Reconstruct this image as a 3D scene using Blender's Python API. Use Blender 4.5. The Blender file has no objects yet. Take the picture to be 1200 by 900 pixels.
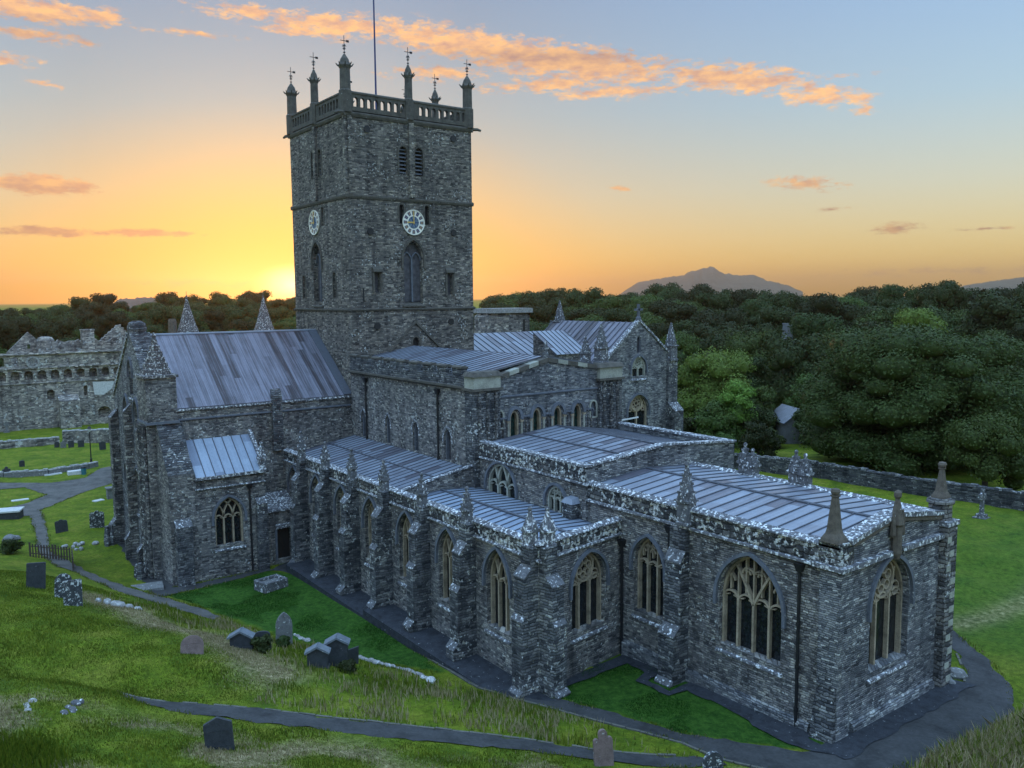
import bpy, bmesh, math, random
import numpy as np
from mathutils import Vector, Matrix
from mathutils.geometry import tessellate_polygon
R=math.radians
scene=bpy.context.scene
col=scene.collection
# ------------------------------------------------------------------ camera
CAM=Vector((59.72,-28.48,18.09)); YAW,PITCH,ROLL=R(53.60),R(-5.86),R(-0.49)
cd=bpy.data.cameras.new('camera'); cam=bpy.data.objects.new('camera',cd); col.objects.link(cam)
fw=Vector((-math.sin(YAW)*math.cos(PITCH),math.cos(YAW)*math.cos(PITCH),math.sin(PITCH)))
rt=Vector((math.cos(YAW),math.sin(YAW),0)); up=rt.cross(fw)
rt,up=rt*math.cos(ROLL)+up*math.sin(ROLL), up*math.cos(ROLL)-rt*math.sin(ROLL)
cam.matrix_world=Matrix(((rt.x,up.x,-fw.x,CAM.x),(rt.y,up.y,-fw.y,CAM.y),(rt.z,up.z,-fw.z,CAM.z),(0,0,0,1)))
cd.sensor_fit='HORIZONTAL'; cd.sensor_width=36; cd.lens=36*976.24/1200; cd.clip_start=.2; cd.clip_end=30000
scene.camera=cam
# ------------------------------------------------------------------ sky and sun
SUN_AZ,SUN_EL=R(-68.08),R(1.6)       # clockwise from north (+y)
SUND=Vector((math.sin(SUN_AZ)*math.cos(SUN_EL),math.cos(SUN_AZ)*math.cos(SUN_EL),math.sin(SUN_EL)))
SKY_STRENGTH,SUN_STRENGTH,EXPO,SKY_GAMMA=.15,.6,1.2,.36
HAZE_D=.00013
SKY_STOPS=[(0,(1.26,.86,.40)),(.06,(1.22,1.02,.62)),(.17,(1.0,1.04,1.0)),(.30,(.74,.99,1.26)),(.48,(.60,.89,1.36)),(.66,(1.3,1.85,2.75)),(1,(2.75,3.8,5.3))]  # last stops, above the view, are brightened as added fill for the ground
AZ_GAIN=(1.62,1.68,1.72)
AUR_R,AUR_C,AUR_C2=15.0,(2.9,1.5,.13),(16.0,12.5,6.0)
CL_LIT,CL_MID,CL_GREY=(3.7,2.0,.75),(2.3,1.25,.85),(.85,.50,.47)
world=bpy.data.worlds.new('World'); scene.world=world; world.use_nodes=True
nt=world.node_tree; nt.nodes.clear()
def N(t,type_,**k):
    n=t.nodes.new(type_)
    for a,b in k.items(): setattr(n,a,b)
    return n
sky=N(nt,'ShaderNodeTexSky',sky_type='NISHITA',sun_disc=False,sun_elevation=SUN_EL,sun_rotation=SUN_AZ,altitude=30,air_density=1.0,dust_density=1.0,ozone_density=1.0)
def wm(op,a,b=None,c=None,clamp=False):
    m=nt.nodes.new('ShaderNodeMath'); m.operation=op; m.use_clamp=clamp
    for s_,v in zip(m.inputs,(a,b,c)):
        if v is None: continue
        if hasattr(v,'links'): nt.links.new(v,s_)
        else: s_.default_value=v
    return m.outputs[0]
def wramp(f,stops):
    r_=nt.nodes.new('ShaderNodeValToRGB'); e=r_.color_ramp.elements
    while len(e)<len(stops): e.new(.5)
    for i,(p,c) in enumerate(stops): e[i].position=p; e[i].color=(*c,1)
    nt.links.new(f,r_.inputs[0]); return r_.outputs[0]
def wmix(f,a,b,mode='MIX'):
    m=nt.nodes.new('ShaderNodeMix'); m.data_type='RGBA'; m.blend_type=mode
    for s_,v in ((m.inputs[0],f),(m.inputs[6],a),(m.inputs[7],b)):
        if hasattr(v,'links'): nt.links.new(v,s_)
        elif isinstance(v,tuple): s_.default_value=(*v,1)
        else: s_.default_value=v
    return m.outputs[2]
tc=N(nt,'ShaderNodeTexCoord'); sx=N(nt,'ShaderNodeSeparateXYZ'); nt.links.new(tc.outputs['Generated'],sx.inputs[0])
DX,DY,DZ=sx.outputs[0],sx.outputs[1],sx.outputs[2]
AZ=wm('MULTIPLY',wm('ARCTAN2',DX,DY),57.29578); EL=wm('MULTIPLY',wm('ARCSINE',DZ),57.29578)
gm=N(nt,'ShaderNodeGamma'); gm.inputs[1].default_value=SKY_GAMMA; nt.links.new(sky.outputs[0],gm.inputs[0])
# evening tint: warm by the horizon, blue higher up, overhead raised out of view as fill light; a warm aureole round the sun
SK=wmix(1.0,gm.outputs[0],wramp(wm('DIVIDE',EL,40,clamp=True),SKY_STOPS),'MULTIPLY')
daz=wm('ABSOLUTE',wm('SUBTRACT',AZ,-68.1)); 
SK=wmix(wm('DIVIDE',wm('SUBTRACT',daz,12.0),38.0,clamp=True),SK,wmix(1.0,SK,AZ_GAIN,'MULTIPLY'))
rad=wm('SQRT',wm('ADD',wm('POWER',wm('DIVIDE',daz,1.5),2.0),wm('POWER',wm('MULTIPLY',wm('SUBTRACT',EL,1.0),1.25),2.0)))
SK=wmix(wm('POWER',wm('SUBTRACT',1.0,wm('DIVIDE',rad,AUR_R,clamp=True)),1.15),SK,AUR_C)
SK=wmix(wm('POWER',wm('SUBTRACT',1.0,wm('DIVIDE',rad,1.9,clamp=True)),1.5),SK,AUR_C2)
# clouds: azimuth, elevation, half width, half height, tilt, weight, greyness
CLOUDS=[(-46.5,13.3,4.5,.45,0,.85,0),(-70,17.6,4,.5,0,.8,0),(-58.5,14.6,3.5,.5,0,.8,0),(-84,13.6,2,.4,0,.8,0),(-64.83,17.19,5.24,0.78,-0.009,1.00,0.0),(-56.52,16.32,6.79,1.00,-0.117,1.05,0.2),(-50.02,15.25,8.35,1.11,-0.133,1.10,0.5),(-50.87,13.83,5.36,0.62,-0.048,0.80,0.0),(-38.97,13.72,5.71,0.90,-0.241,1.00,0.2),(-33.50,12.30,2.98,0.69,-0.287,0.85,0.0),(-31.15,11.31,0.87,0.39,-0.090,0.70,0.0),(-82.07,16.42,4.27,0.70,0.007,1.00,0.1),(-78.73,16.50,1.40,0.50,0.116,0.90,0.0),(-81.94,15.11,2.92,0.40,0.120,0.80,0.0),(-74.22,16.14,3.01,0.24,-0.058,0.60,0.0),(-31.80,13.32,2.64,0.19,-0.054,0.50,0.0),(-81.66,12.50,1.24,0.23,-0.111,0.60,0.4),(-82.65,6.90,3.0,0.55,0.021,1.25,1.0),(-82.37,4.20,3.2,0.28,0.006,1.15,0.8),(-76.77,4.25,3.0,0.22,-0.011,1.1,0.7),(-74.16,1.14,6.36,0.32,-0.003,0.55,0.8),(-34.37,7.10,2.6,0.45,-0.115,0.80,0.3),(-32.80,5.39,1.40,0.18,-0.046,0.75,0.6),(-29.07,4.13,1.5,0.36,-0.043,0.85,0.9),(-24.46,3.87,1.48,0.12,-0.048,0.75,0.9),(-46.32,7.22,1.02,0.17,-0.269,0.70,0.3),(-27.08,1.43,5.72,0.26,0.032,0.60,0.7)]
cv=N(nt,'ShaderNodeCombineXYZ'); nt.links.new(AZ,cv.inputs[0]); nt.links.new(wm('MULTIPLY',EL,2.6),cv.inputs[1])
def wnoise(sc,det,ro,off=0):
    n=nt.nodes.new('ShaderNodeTexNoise'); n.inputs['Scale'].default_value=sc; n.inputs['Detail'].default_value=det; n.inputs['Roughness'].default_value=ro
    mp=nt.nodes.new('ShaderNodeMapping'); mp.inputs['Location'].default_value=(off,off*1.7,off); nt.links.new(cv.outputs[0],mp.inputs[0]); nt.links.new(mp.outputs[0],n.inputs[0]); return n.outputs[0]
puff=wnoise(.75,8,.66); fine=wnoise(2.6,4,.7,9); shade=wnoise(.8,3,.6,4)
dens=None
va=N(nt,'ShaderNodeCombineXYZ'); nt.links.new(AZ,va.inputs[0]); nt.links.new(EL,va.inputs[1])
vb=N(nt,'ShaderNodeCombineXYZ'); nt.links.new(AZ,vb.inputs[0]); nt.links.new(wm('MULTIPLY_ADD',AZ,.13,EL),vb.inputs[1])
for a0,e0,ra,re,tl,wt,gy in CLOUDS:
    v,e1=(vb,e0+.13*a0) if tl<-.09 else (va,e0)
    ma=nt.nodes.new('ShaderNodeVectorMath'); ma.operation='MULTIPLY_ADD'; nt.links.new(v.outputs[0],ma.inputs[0])
    ma.inputs[1].default_value=(1/ra,1/re,0); ma.inputs[2].default_value=(-a0/ra,-e1/re,0)
    ln=nt.nodes.new('ShaderNodeVectorMath'); ln.operation='LENGTH'; nt.links.new(ma.outputs[0],ln.inputs[0])
    k=wm('MULTIPLY_ADD',ln.outputs['Value'],-.62*wt,wt)
    dens=wm('MAXIMUM',k,0.0 if dens is None else dens)
grey=wramp(wm('DIVIDE',EL,20,clamp=True),[(0,(.85,)*3),(.28,(.75,)*3),(.37,(.3,)*3),(.6,(.0,)*3),(.73,(.25,)*3),(.78,(.5,)*3),(.82,(.1,)*3),(1,(0,)*3)])
cd_=wm('ADD',wm('MULTIPLY',dens,1.25),wm('ADD',wm('MULTIPLY',wm('SUBTRACT',puff,.5),2.5),wm('MULTIPLY',wm('SUBTRACT',fine,.5),1.0)))
mask=wm('MULTIPLY',wm('SMOOTH_MIN',1.0,wm('MULTIPLY',wm('SUBTRACT',cd_,.40),2.1,clamp=True),.05),wm('MINIMUM',1.0,wm('MULTIPLY',dens,3.0)))
lit=wmix(wm('MULTIPLY',wm('SUBTRACT',shade,.38,clamp=True),3.2,clamp=True),CL_LIT,CL_MID)
ccol=wmix(wm('MULTIPLY',grey,wm('ADD',.45,wm('MULTIPLY',shade,.9)),clamp=True),lit,CL_GREY)
SK=wmix(wm('MULTIPLY',mask,.9),SK,ccol)
bg=N(nt,'ShaderNodeBackground'); out=N(nt,'ShaderNodeOutputWorld')
bg.inputs['Strength'].default_value=SKY_STRENGTH
nt.links.new(SK,bg.inputs[0]); nt.links.new(bg.outputs[0],out.inputs[0])
sl=bpy.data.lights.new('sun','SUN'); sl.energy=SUN_STRENGTH; sl.angle=R(.5); sl.color=(1,.5,.17)
sun=bpy.data.objects.new('sun',sl); col.objects.link(sun); sun.rotation_euler=SUND.to_track_quat('Z','Y').to_euler(); sun.location=SUND*200
VS=scene.view_settings; VS.view_transform="Standard"; VS.look="None"; VS.gamma=1; VS.use_curve_mapping=False; VS.exposure=EXPO
# ------------------------------------------------------------------ material helpers
def new_mat(name):
    m=bpy.data.materials.new(name); m.use_nodes=True; t=m.node_tree; t.nodes.clear()
    o=N(t,'ShaderNodeOutputMaterial'); b=N(t,'ShaderNodeBsdfPrincipled'); t.links.new(b.outputs[0],o.inputs[0])
    return m,t,b
def L(t,a,b): t.links.new(a,b)
def coords(t,scale=(1,1,1),kind='Object'):
    tc=N(t,'ShaderNodeTexCoord'); mp=N(t,'ShaderNodeMapping'); mp.inputs['Scale'].default_value=scale
    L(t,tc.outputs[kind],mp.inputs[0]); return mp.outputs[0]
def noise(t,vec,scale,detail=3,rough=.55,dist=0):
    n=N(t,'ShaderNodeTexNoise'); n.inputs['Scale'].default_value=scale; n.inputs['Detail'].default_value=detail
    n.inputs['Roughness'].default_value=rough; n.inputs['Distortion'].default_value=dist
    if vec is not None: L(t,vec,n.inputs['Vector'])
    return n.outputs[0]
def ramp(t,fac,stops,interp='LINEAR'):
    r=N(t,'ShaderNodeValToRGB'); r.color_ramp.interpolation=interp; e=r.color_ramp.elements
    while len(e)<len(stops): e.new(.5)
    for i,(p,c) in enumerate(stops):
        e[i].position=p; e[i].color=(c,c,c,1) if not isinstance(c,(tuple,list)) else (c[0],c[1],c[2],1)
    L(t,fac,r.inputs[0]); return r.outputs[0]
def mixc(t,fac,a,b,mode='MIX'):
    m=N(t,'ShaderNodeMix',data_type='RGBA',blend_type=mode)
    for s,v in ((m.inputs[0],fac),(m.inputs[6],a),(m.inputs[7],b)):
        if hasattr(v,'links'): L(t,v,s)
        elif isinstance(v,(tuple,list)): s.default_value=(v[0],v[1],v[2],1)
        else: s.default_value=v
    return m.outputs[2]
def mth(t,op,a,b=None,c=None,clamp=False):
    m=N(t,'ShaderNodeMath',operation=op,use_clamp=clamp)
    for s,v in zip(m.inputs,(a,b,c)):
        if v is None: continue
        if hasattr(v,'links'): L(t,v,s)
        else: s.default_value=v
    return m.outputs[0]
def bump(t,b,h,strength=.5,dist=.05):
    n=N(t,'ShaderNodeBump'); n.inputs['Strength'].default_value=strength; n.inputs['Distance'].default_value=dist
    L(t,h,n.inputs['Height']); L(t,n.outputs[0],b.inputs['Normal'])
def rubble(name,lichen=.2,tone=1.0,L_=.24,H=.105,warm=0,lsc=5.5,mort=.16,grime=0.0):
    """irregular coursed slate rubble with pale lichen; courses follow height, stones run along the wall"""
    m,t,b=new_mat(name); o=coords(t)
    s=N(t,'ShaderNodeSeparateXYZ'); L(t,o,s.inputs[0])
    n1=noise(t,o,.9,2,.5); n2=noise(t,o,4.5,3,.6)
    u=mth(t,'ADD',s.outputs[0],s.outputs[1])
    zc=mth(t,'ADD',mth(t,'DIVIDE',s.outputs[2],H),mth(t,'ADD',mth(t,'MULTIPLY',n1,1.3),mth(t,'MULTIPLY',n2,1.2)))
    row=mth(t,'FLOOR',zc); fz=mth(t,'FRACT',zc)
    w1=N(t,'ShaderNodeTexWhiteNoise',noise_dimensions='1D'); L(t,row,w1.inputs['W'])
    uc=mth(t,'ADD',mth(t,'MULTIPLY',mth(t,'DIVIDE',u,L_),mth(t,'MULTIPLY_ADD',w1.outputs[0],.9,.55)),mth(t,'ADD',mth(t,'MULTIPLY',w1.outputs[0],37.0),mth(t,'MULTIPLY',n2,.9)))
    cl=mth(t,'FLOOR',uc); fu=mth(t,'FRACT',uc)
    cb=N(t,'ShaderNodeCombineXYZ'); L(t,cl,cb.inputs[0]); L(t,row,cb.inputs[1])
    w2=N(t,'ShaderNodeTexWhiteNoise',noise_dimensions='2D'); L(t,cb.outputs[0],w2.inputs['Vector'])
    sp=N(t,'ShaderNodeSeparateColor'); L(t,w2.outputs['Color'],sp.inputs[0])
    ez=mth(t,'SUBTRACT',.5,mth(t,'ABSOLUTE',mth(t,'SUBTRACT',fz,.5))); eu=mth(t,'MULTIPLY',mth(t,'SUBTRACT',.5,mth(t,'ABSOLUTE',mth(t,'SUBTRACT',fu,.5))),L_/H)
    ed=mth(t,'MINIMUM',ez,eu)
    k=tone; w=(1+.25*warm,1+.04*warm,1-.22*warm)
    def c(r,g,bb): return (r*k*w[0],g*k*w[1],bb*k*w[2])
    base=ramp(t,w2.outputs[0],[(0,c(.06,.063,.07)),(.22,c(.13,.135,.145)),(.5,c(.185,.188,.195)),(.75,c(.235,.235,.235)),(.92,c(.31,.305,.295)),(1,c(.46,.46,.44))])
    big=noise(t,o,.3,4,.6)
    base=mixc(t,1,base,ramp(t,big,[(.25,.62),(.5,1.0),(.75,1.35)]),'MULTIPLY')
    base=mixc(t,.35,base,mixc(t,1,base,ramp(t,noise(t,o,1.1,3,.6),[(.3,(.8,.74,.76)),(.5,(1,1,1)),(.7,(1.1,1.05,.92))]),'MULTIPLY'))
    base=mixc(t,.55,base,mixc(t,1,base,ramp(t,noise(t,o,17,3,.7),[(.3,.4),(.7,1.6)]),'MULTIPLY'))
    base=mixc(t,mth(t,'MULTIPLY',ramp(t,ed,[(.03,1),(.16,0)]),.7),base,mixc(t,ramp(t,n1,[(.48,0),(.62,1)]),c(mort,mort*.98,mort*.95),c(.018,.018,.02)))
    vs_=N(t,'ShaderNodeMapping'); vs_.inputs['Scale'].default_value=(.9,.9,.10); L(t,o,vs_.inputs[0])
    base=mixc(t,.8,base,mixc(t,1,base,ramp(t,noise(t,vs_.outputs[0],1.3,4,.6),[(.3,(.42,.42,.44)),(.5,(1,1,1)),(.72,(1.35,1.33,1.25))]),'MULTIPLY'))
    if grime: base=mixc(t,mth(t,'MULTIPLY',ramp(t,noise(t,o,1.0,5,.65),[(.40,0),(.58,1)]),grime),base,(.03,.03,.034))
    spots=noise(t,o,lsc,4,.6); patch=noise(t,o,.55,3,.55)
    th=mth(t,'ADD',spots,mth(t,'MULTIPLY',mth(t,'SUBTRACT',patch,.5),.45))
    x0=.70-.26*lichen
    lm=ramp(t,th,[(x0,0),(x0+.075,1)])
    base=mixc(t,mth(t,'MULTIPLY',lm,.95),base,mixc(t,ramp(t,noise(t,o,16,2),[(.38,0),(.62,1)]),(.84,.85,.83),mixc(t,ramp(t,noise(t,o,2.2,2),[(.5,0),(.62,1)]),(.45,.46,.42),(.40,.34,.17))))
    L(t,base,b.inputs['Base Color']); b.inputs['Roughness'].default_value=.85; b.inputs['Specular IOR Level'].default_value=.25
    h=mth(t,'ADD',ramp(t,ed,[(0,0),(.2,1)]),mth(t,'MULTIPLY',sp.outputs[2],.9))
    h=mth(t,'ADD',h,mth(t,'MULTIPLY',noise(t,o,22,3),.6))
    bump(t,b,h,1.0,.06)
    return m
def dressed(name,colr,var=.25,sc=3.0,rough=.8,lichen=0,spots=None):
    m,t,b=new_mat(name); o=coords(t)
    n1=noise(t,o,sc,5,.65); n2=noise(t,o,sc*9,3,.6)
    base=mixc(t,1,colr,ramp(t,n1,[(.25,1-var*1.6),(.5,1.0),(.75,1+var)]),'MULTIPLY')
    base=mixc(t,.6,base,ramp(t,n2,[(.3,.65),(.7,1.3)]),'MULTIPLY')
    if lichen:
        s=noise(t,o,6.5,4,.62); x0=.70-.27*lichen
        base=mixc(t,ramp(t,s,[(x0,0),(x0+.09,1)]),base,spots or (.58,.6,.58))
    L(t,base,b.inputs['Base Color']); b.inputs['Roughness'].default_value=rough; b.inputs['Specular IOR Level'].default_value=.3
    bump(t,b,mth(t,'ADD',n1,mth(t,'MULTIPLY',n2,.5)),.4,.03)
    return m
def lead(name,light=(.25,.28,.33),dark=(.10,.095,.115),streak=.55,rough=.40,PANS=.2,PL=2.6):
    m,t,b=new_mat(name)
    tc=N(t,'ShaderNodeTexCoord'); s=N(t,'ShaderNodeSeparateXYZ'); L(t,tc.outputs['UV'],s.inputs[0])
    pan=mth(t,'FLOOR',s.outputs[0])
    w=N(t,'ShaderNodeTexWhiteNoise',noise_dimensions='1D'); L(t,pan,w.inputs['W'])
    row=mth(t,'FLOOR',mth(t,'ADD',mth(t,'DIVIDE',s.outputs[1],PL),w.outputs[0]))
    w2=N(t,'ShaderNodeTexWhiteNoise',noise_dimensions='2D'); cb=N(t,'ShaderNodeCombineXYZ'); L(t,pan,cb.inputs[0]); L(t,row,cb.inputs[1]); L(t,cb.outputs[0],w2.inputs['Vector'])
    mp=N(t,'ShaderNodeMapping'); mp.inputs['Scale'].default_value=(2.6,.13,1); L(t,tc.outputs['UV'],mp.inputs[0])
    st=noise(t,mp.outputs[0],1.6,4,.6)
    o=tc.outputs['Object']; n2=noise(t,o,1.1,4,.6); n3=noise(t,o,9,4,.6)
    pv_=ramp(t,w2.outputs[0],[(.0,0),(PANS,.05),(PANS+.08,.6),(1,.9)])
    f=mth(t,'ADD',mth(t,'MULTIPLY',pv_,.7),mth(t,'ADD',mth(t,'MULTIPLY',mth(t,'SUBTRACT',st,.5),streak*1.6),mth(t,'MULTIPLY_ADD',n2,.5,.0)))
    base=ramp(t,f,[(.25,dark),(.6,tuple((a+bb)/2 for a,bb in zip(light,dark))),(.95,light)])
    base=mixc(t,.35,base,ramp(t,n3,[(.3,.7),(.7,1.25)]),'MULTIPLY')
    L(t,base,b.inputs['Base Color']); b.inputs['Specular IOR Level'].default_value=.5
    L(t,mth(t,'ADD',rough-.1,mth(t,'MULTIPLY',n2,.22)),b.inputs['Roughness'])
    bump(t,b,mth(t,'ADD',n2,mth(t,'MULTIPLY',n3,.12)),.45,.07)
    return m
def plain(name,c,rough=.6,metal=0,var=.15,sc=6):
    m,t,b=new_mat(name); o=coords(t)
    L(t,mixc(t,1,c,ramp(t,noise(t,o,sc,4,.6),[(.3,1-var),(.7,1+var)]),'MULTIPLY'),b.inputs['Base Color'])
    b.inputs['Roughness'].default_value=rough; b.inputs['Metallic'].default_value=metal; return m
def glass_mat(name,c=(.012,.015,.018)):
    m,t,b=new_mat(name); o=coords(t)
    mp=N(t,'ShaderNodeMapping'); mp.inputs['Scale'].default_value=(7,7,5); L(t,o,mp.inputs[0])
    v=N(t,'ShaderNodeTexVoronoi'); v.inputs['Scale'].default_value=1; L(t,mp.outputs[0],v.inputs['Vector'])
    L(t,mixc(t,1,c,ramp(t,v.outputs['Distance'],[(.1,1.6),(.8,.5)]),'MULTIPLY'),b.inputs['Base Color'])
    b.inputs['Roughness'].default_value=.22; b.inputs['Specular IOR Level'].default_value=.45
    bump(t,b,v.outputs['Distance'],.25,.02); return m
M={}
M['wall']=rubble('slate_rubble',.30,1.15,.24,.105,.3)
M['tower']=rubble('tower_rubble',.30,.88,.30,.115,.6)
M['fine']=rubble('coursed_rubble',.18,1.15,.26,.09)
M['purple']=rubble('purple_sandstone_blocks',.25,.8,.45,.2,.25,4.5,.06)
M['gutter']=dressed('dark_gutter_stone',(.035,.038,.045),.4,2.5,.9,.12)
M['parapet']=rubble('lichened_parapet_stone',.68,.6,.45,.25,.2,4.8,.08,.6)
M['coping']=dressed('lichened_coping_stone',(.14,.14,.15),.4,2.5,.85,.68,(.80,.81,.80))
M['pin']=dressed('lichened_pinnacle_stone',(.12,.12,.125),.4,4,.85,.50,(.80,.81,.80))
M['butt']=rubble('buttress_stone',.32,.72,.36,.14,.0,5.0,.1)
M['tbelt']=dressed('weathered_string_stone',(.10,.09,.075),.35,2,.85,.1)
M['pale']=dressed('pale_limestone',(.34,.34,.28),.25,1.5,.8,.1)
M['buff']=dressed('buff_tracery_stone',(.34,.275,.19),.4,1.8,.85,.12,(.2,.2,.19))
M['hood']=dressed('dark_moulding_stone',(.13,.14,.16),.25,3,.8,.15)
M['tan']=dressed('tan_finial_stone',(.12,.10,.078),.3,5,.85,.12)
M['cone']=dressed('speckled_spire_stone',(.085,.08,.08),.35,5,.85,.62,(.62,.6,.55))
M['wallr']=rubble('boundary_rubble',.2,.5,.4,.14)
M['ruin']=rubble('palace_rubble',.35,1.3,.5,.2,.45,1.6)
M['lead']=lead('lead_sheet'); M['leadA']=lead('lead_sheet_streaked',(.21,.205,.245),(.042,.034,.038),1.25,.5,.26,9.0); M['leadB']=lead('lead_sheet_blue',(.31,.37,.45),(.16,.19,.25),.4,.36)
M['roll']=plain('lead_roll_shade_dark',(.085,.092,.11),.55)  # lead darkened so its colour carries the shade lines between roof sheets
M['glass']=glass_mat('leaded_glass'); M['gglass']=glass_mat('green_leaded_glass',(.012,.035,.03))
M['board']=plain('window_board',(.075,.07,.075),.8,0,.5,3)
M['iron']=plain('black_iron',(.012,.012,.014),.5)
M['wood']=plain('dark_oak',(.02,.016,.013),.7)
M['clock']=plain('clock_cream',(.78,.74,.62),.5,0,.06); M['navy']=plain('clock_navy',(.02,.035,.13),.5); M['gold']=plain('clock_gilt',(.62,.46,.16),.35,.5)
M['white']=plain('white_paint',(.7,.7,.7),.5)
# ------------------------------------------------------------------ mesh helpers
class MB:
    def __init__(s): s.v=[]; s.f=[]; s.m=[]; s.uv={}
    def add(s,vs,fs,mi=0):
        o=len(s.v); s.v+= [tuple(p) for p in vs]
        for f in fs: s.f.append(tuple(o+i for i in f)); s.m.append(mi)
    def box(s,x0,x1,y0,y1,z0,z1,mi=0):
        s.add([(x0,y0,z0),(x1,y0,z0),(x1,y1,z0),(x0,y1,z0),(x0,y0,z1),(x1,y0,z1),(x1,y1,z1),(x0,y1,z1)],
              [(3,2,1,0),(4,5,6,7),(0,1,5,4),(1,2,6,5),(2,3,7,6),(3,0,4,7)],mi)
    def hexa(s,b,t,mi=0):   # bottom quad and top quad, each counterclockwise from above
        s.add(list(b)+list(t),[(3,2,1,0),(4,5,6,7),(0,1,5,4),(1,2,6,5),(2,3,7,6),(3,0,4,7)],mi)
    def frame(s,O,U,W=None):
        s.O=Vector(O); s.U=Vector(U).normalized(); s.Z=Vector((0,0,1)); s.Nn=s.U.cross(s.Z); return s
    def P(s,u,v,d=0): return s.O+s.U*u+s.Z*v+s.Nn*d
    def prism(s,poly,u0,u1,mi=0):   # poly of (projection, z), extruded along U from u0 to u1
        n=len(poly); a=[s.P(u0,z,d) for d,z in poly]; b=[s.P(u1,z,d) for d,z in poly]
        s.add(a+b,[tuple(range(n))[::-1],tuple(range(n,2*n))]+[(i,(i+1)%n,n+(i+1)%n,n+i) for i in range(n)],mi); return s
    def slab(s,poly,d0,d1,mi=0):    # poly of (u,z), thickness between offsets d0 (back) and d1 (front)
        n=len(poly); a=[s.P(u,z,d0) for u,z in poly]; b=[s.P(u,z,d1) for u,z in poly]
        s.add(a+b,[tuple(range(n))[::-1],tuple(range(n,2*n))]+[(i,(i+1)%n,n+(i+1)%n,n+i) for i in range(n)],mi); return s
    def panel(s,outline,holes,depth,mi=0,front=0.0,back=False,rmi=None):
        loops=[[Vector((u,v,0)) for u,v in outline]]+[[Vector((u,v,0)) for u,v in h] for h in holes]
        tris=tessellate_polygon(loops); flat=[p for l in loops for p in l]
        ft=[]
        for tr in tris:
            a,b,c=(flat[i] for i in tr)
            cr=(b-a).cross(c-a).z
            if abs(cr)<1e-9: continue
            ft.append(tuple(tr) if cr>0 else tuple(tr)[::-1])
        s.add([s.P(p.x,p.y,front) for p in flat],ft,mi)
        if back: s.add([s.P(p.x,p.y,front-depth) for p in flat],[f[::-1] for f in ft],mi)
        for k,l in enumerate(loops):
            if k==0 and not back: continue
            n=len(l); a=[s.P(p.x,p.y,front) for p in l]; b=[s.P(p.x,p.y,front-depth) for p in l]
            s.add(a+b,[(i,n+i,n+(i+1)%n,(i+1)%n) for i in range(n)],mi if rmi is None else rmi)
        return s
    def strip(s,pts,w,d0,d1,mi=0,closed=False):   # bar of width w following 2D (u,v) points
        n=len(pts); ps=[Vector((p[0],p[1])) for p in pts]; L_,R_=[],[]
        for i,p in enumerate(ps):
            a=ps[i-1] if (i>0 or closed) else p; c=ps[(i+1)%n] if (i<n-1 or closed) else p
            t=(c-a); t=t.normalized() if t.length>1e-9 else Vector((1,0)); q=Vector((-t.y,t.x))*w/2
            L_.append(p+q); R_.append(p-q)
        vs=[]
        for l,r in zip(L_,R_): vs+=[s.P(l.x,l.y,d0),s.P(l.x,l.y,d1),s.P(r.x,r.y,d1),s.P(r.x,r.y,d0)]
        fs=[]
        for i in range(n if closed else n-1):
            a=4*i; b=4*((i+1)%n)
            fs+=[(a,b,b+1,a+1),(a+1,b+1,b+2,a+2),(a+2,b+2,b+3,a+3),(a+3,b+3,b,a)]
        if not closed: fs+=[(0,1,2,3),(4*n-1,4*n-2,4*n-3,4*n-4)]
        s.add(vs,fs,mi)
    def lathe(s,prof,c,n=8,mi=0,rot=0,sq=1.0):   # prof of (r,z) from bottom
        vs=[]; fs=[]; k=len(prof)
        for r_,z in prof:
            for i in range(n):
                a=2*math.pi*i/n+rot; vs.append((c[0]+r_*math.cos(a),c[1]+r_*math.sin(a)*sq,c[2]+z))
        for j in range(k-1):
            for i in range(n): fs.append((j*n+i,j*n+(i+1)%n,(j+1)*n+(i+1)%n,(j+1)*n+i))
        fs+= [tuple(range(n))[::-1],tuple((k-1)*n+i for i in range(n))]
        s.add(vs,fs,mi)
    def tube(s,pts,r_,n=6,mi=0):
        pts=[Vector(p) for p in pts]; vs=[]; fs=[]
        rr=r_ if isinstance(r_,(list,tuple)) else [r_]*len(pts)
        for i,p in enumerate(pts):
            t=(pts[min(i+1,len(pts)-1)]-pts[max(i-1,0)]).normalized()
            a=t.orthogonal().normalized() if abs(t.z)<.99 else Vector((1,0,0)); a=(a-t*a.dot(t)).normalized(); b=t.cross(a)
            for k in range(n):
                an=2*math.pi*k/n; vs.append(p+(a*math.cos(an)+b*math.sin(an))*rr[i])
        for i in range(len(pts)-1):
            for k in range(n): fs.append((i*n+k,i*n+(k+1)%n,(i+1)*n+(k+1)%n,(i+1)*n+k))
        fs+=[tuple(range(n))[::-1],tuple((len(pts)-1)*n+k for k in range(n))]
        s.add(vs,fs,mi)
    def quad_uv(s,q,uv,mi=0):
        s.add(q,[(0,1,2,3)],mi); s.uv[len(s.f)-1]=uv
    def build(s,name,mats,parent=None,smooth=False):
        me=bpy.data.meshes.new(name); me.from_pydata(s.v,[],s.f); 
        for m in (mats if isinstance(mats,(list,tuple)) else [mats]): me.materials.append(M[m] if isinstance(m,str) else m)
        me.polygons.foreach_set('material_index',s.m)
        if smooth: me.polygons.foreach_set('use_smooth',[True]*len(s.f))
        if s.uv:
            ul=me.uv_layers.new(name='UVMap')
            for fi,uv in s.uv.items():
                for k,li in enumerate(me.polygons[fi].loop_indices): ul.data[li].uv=uv[k]
        me.update()
        o=bpy.data.objects.new(name,me); col.objects.link(o)
        if parent is not None: o.parent=parent
        return o
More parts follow.
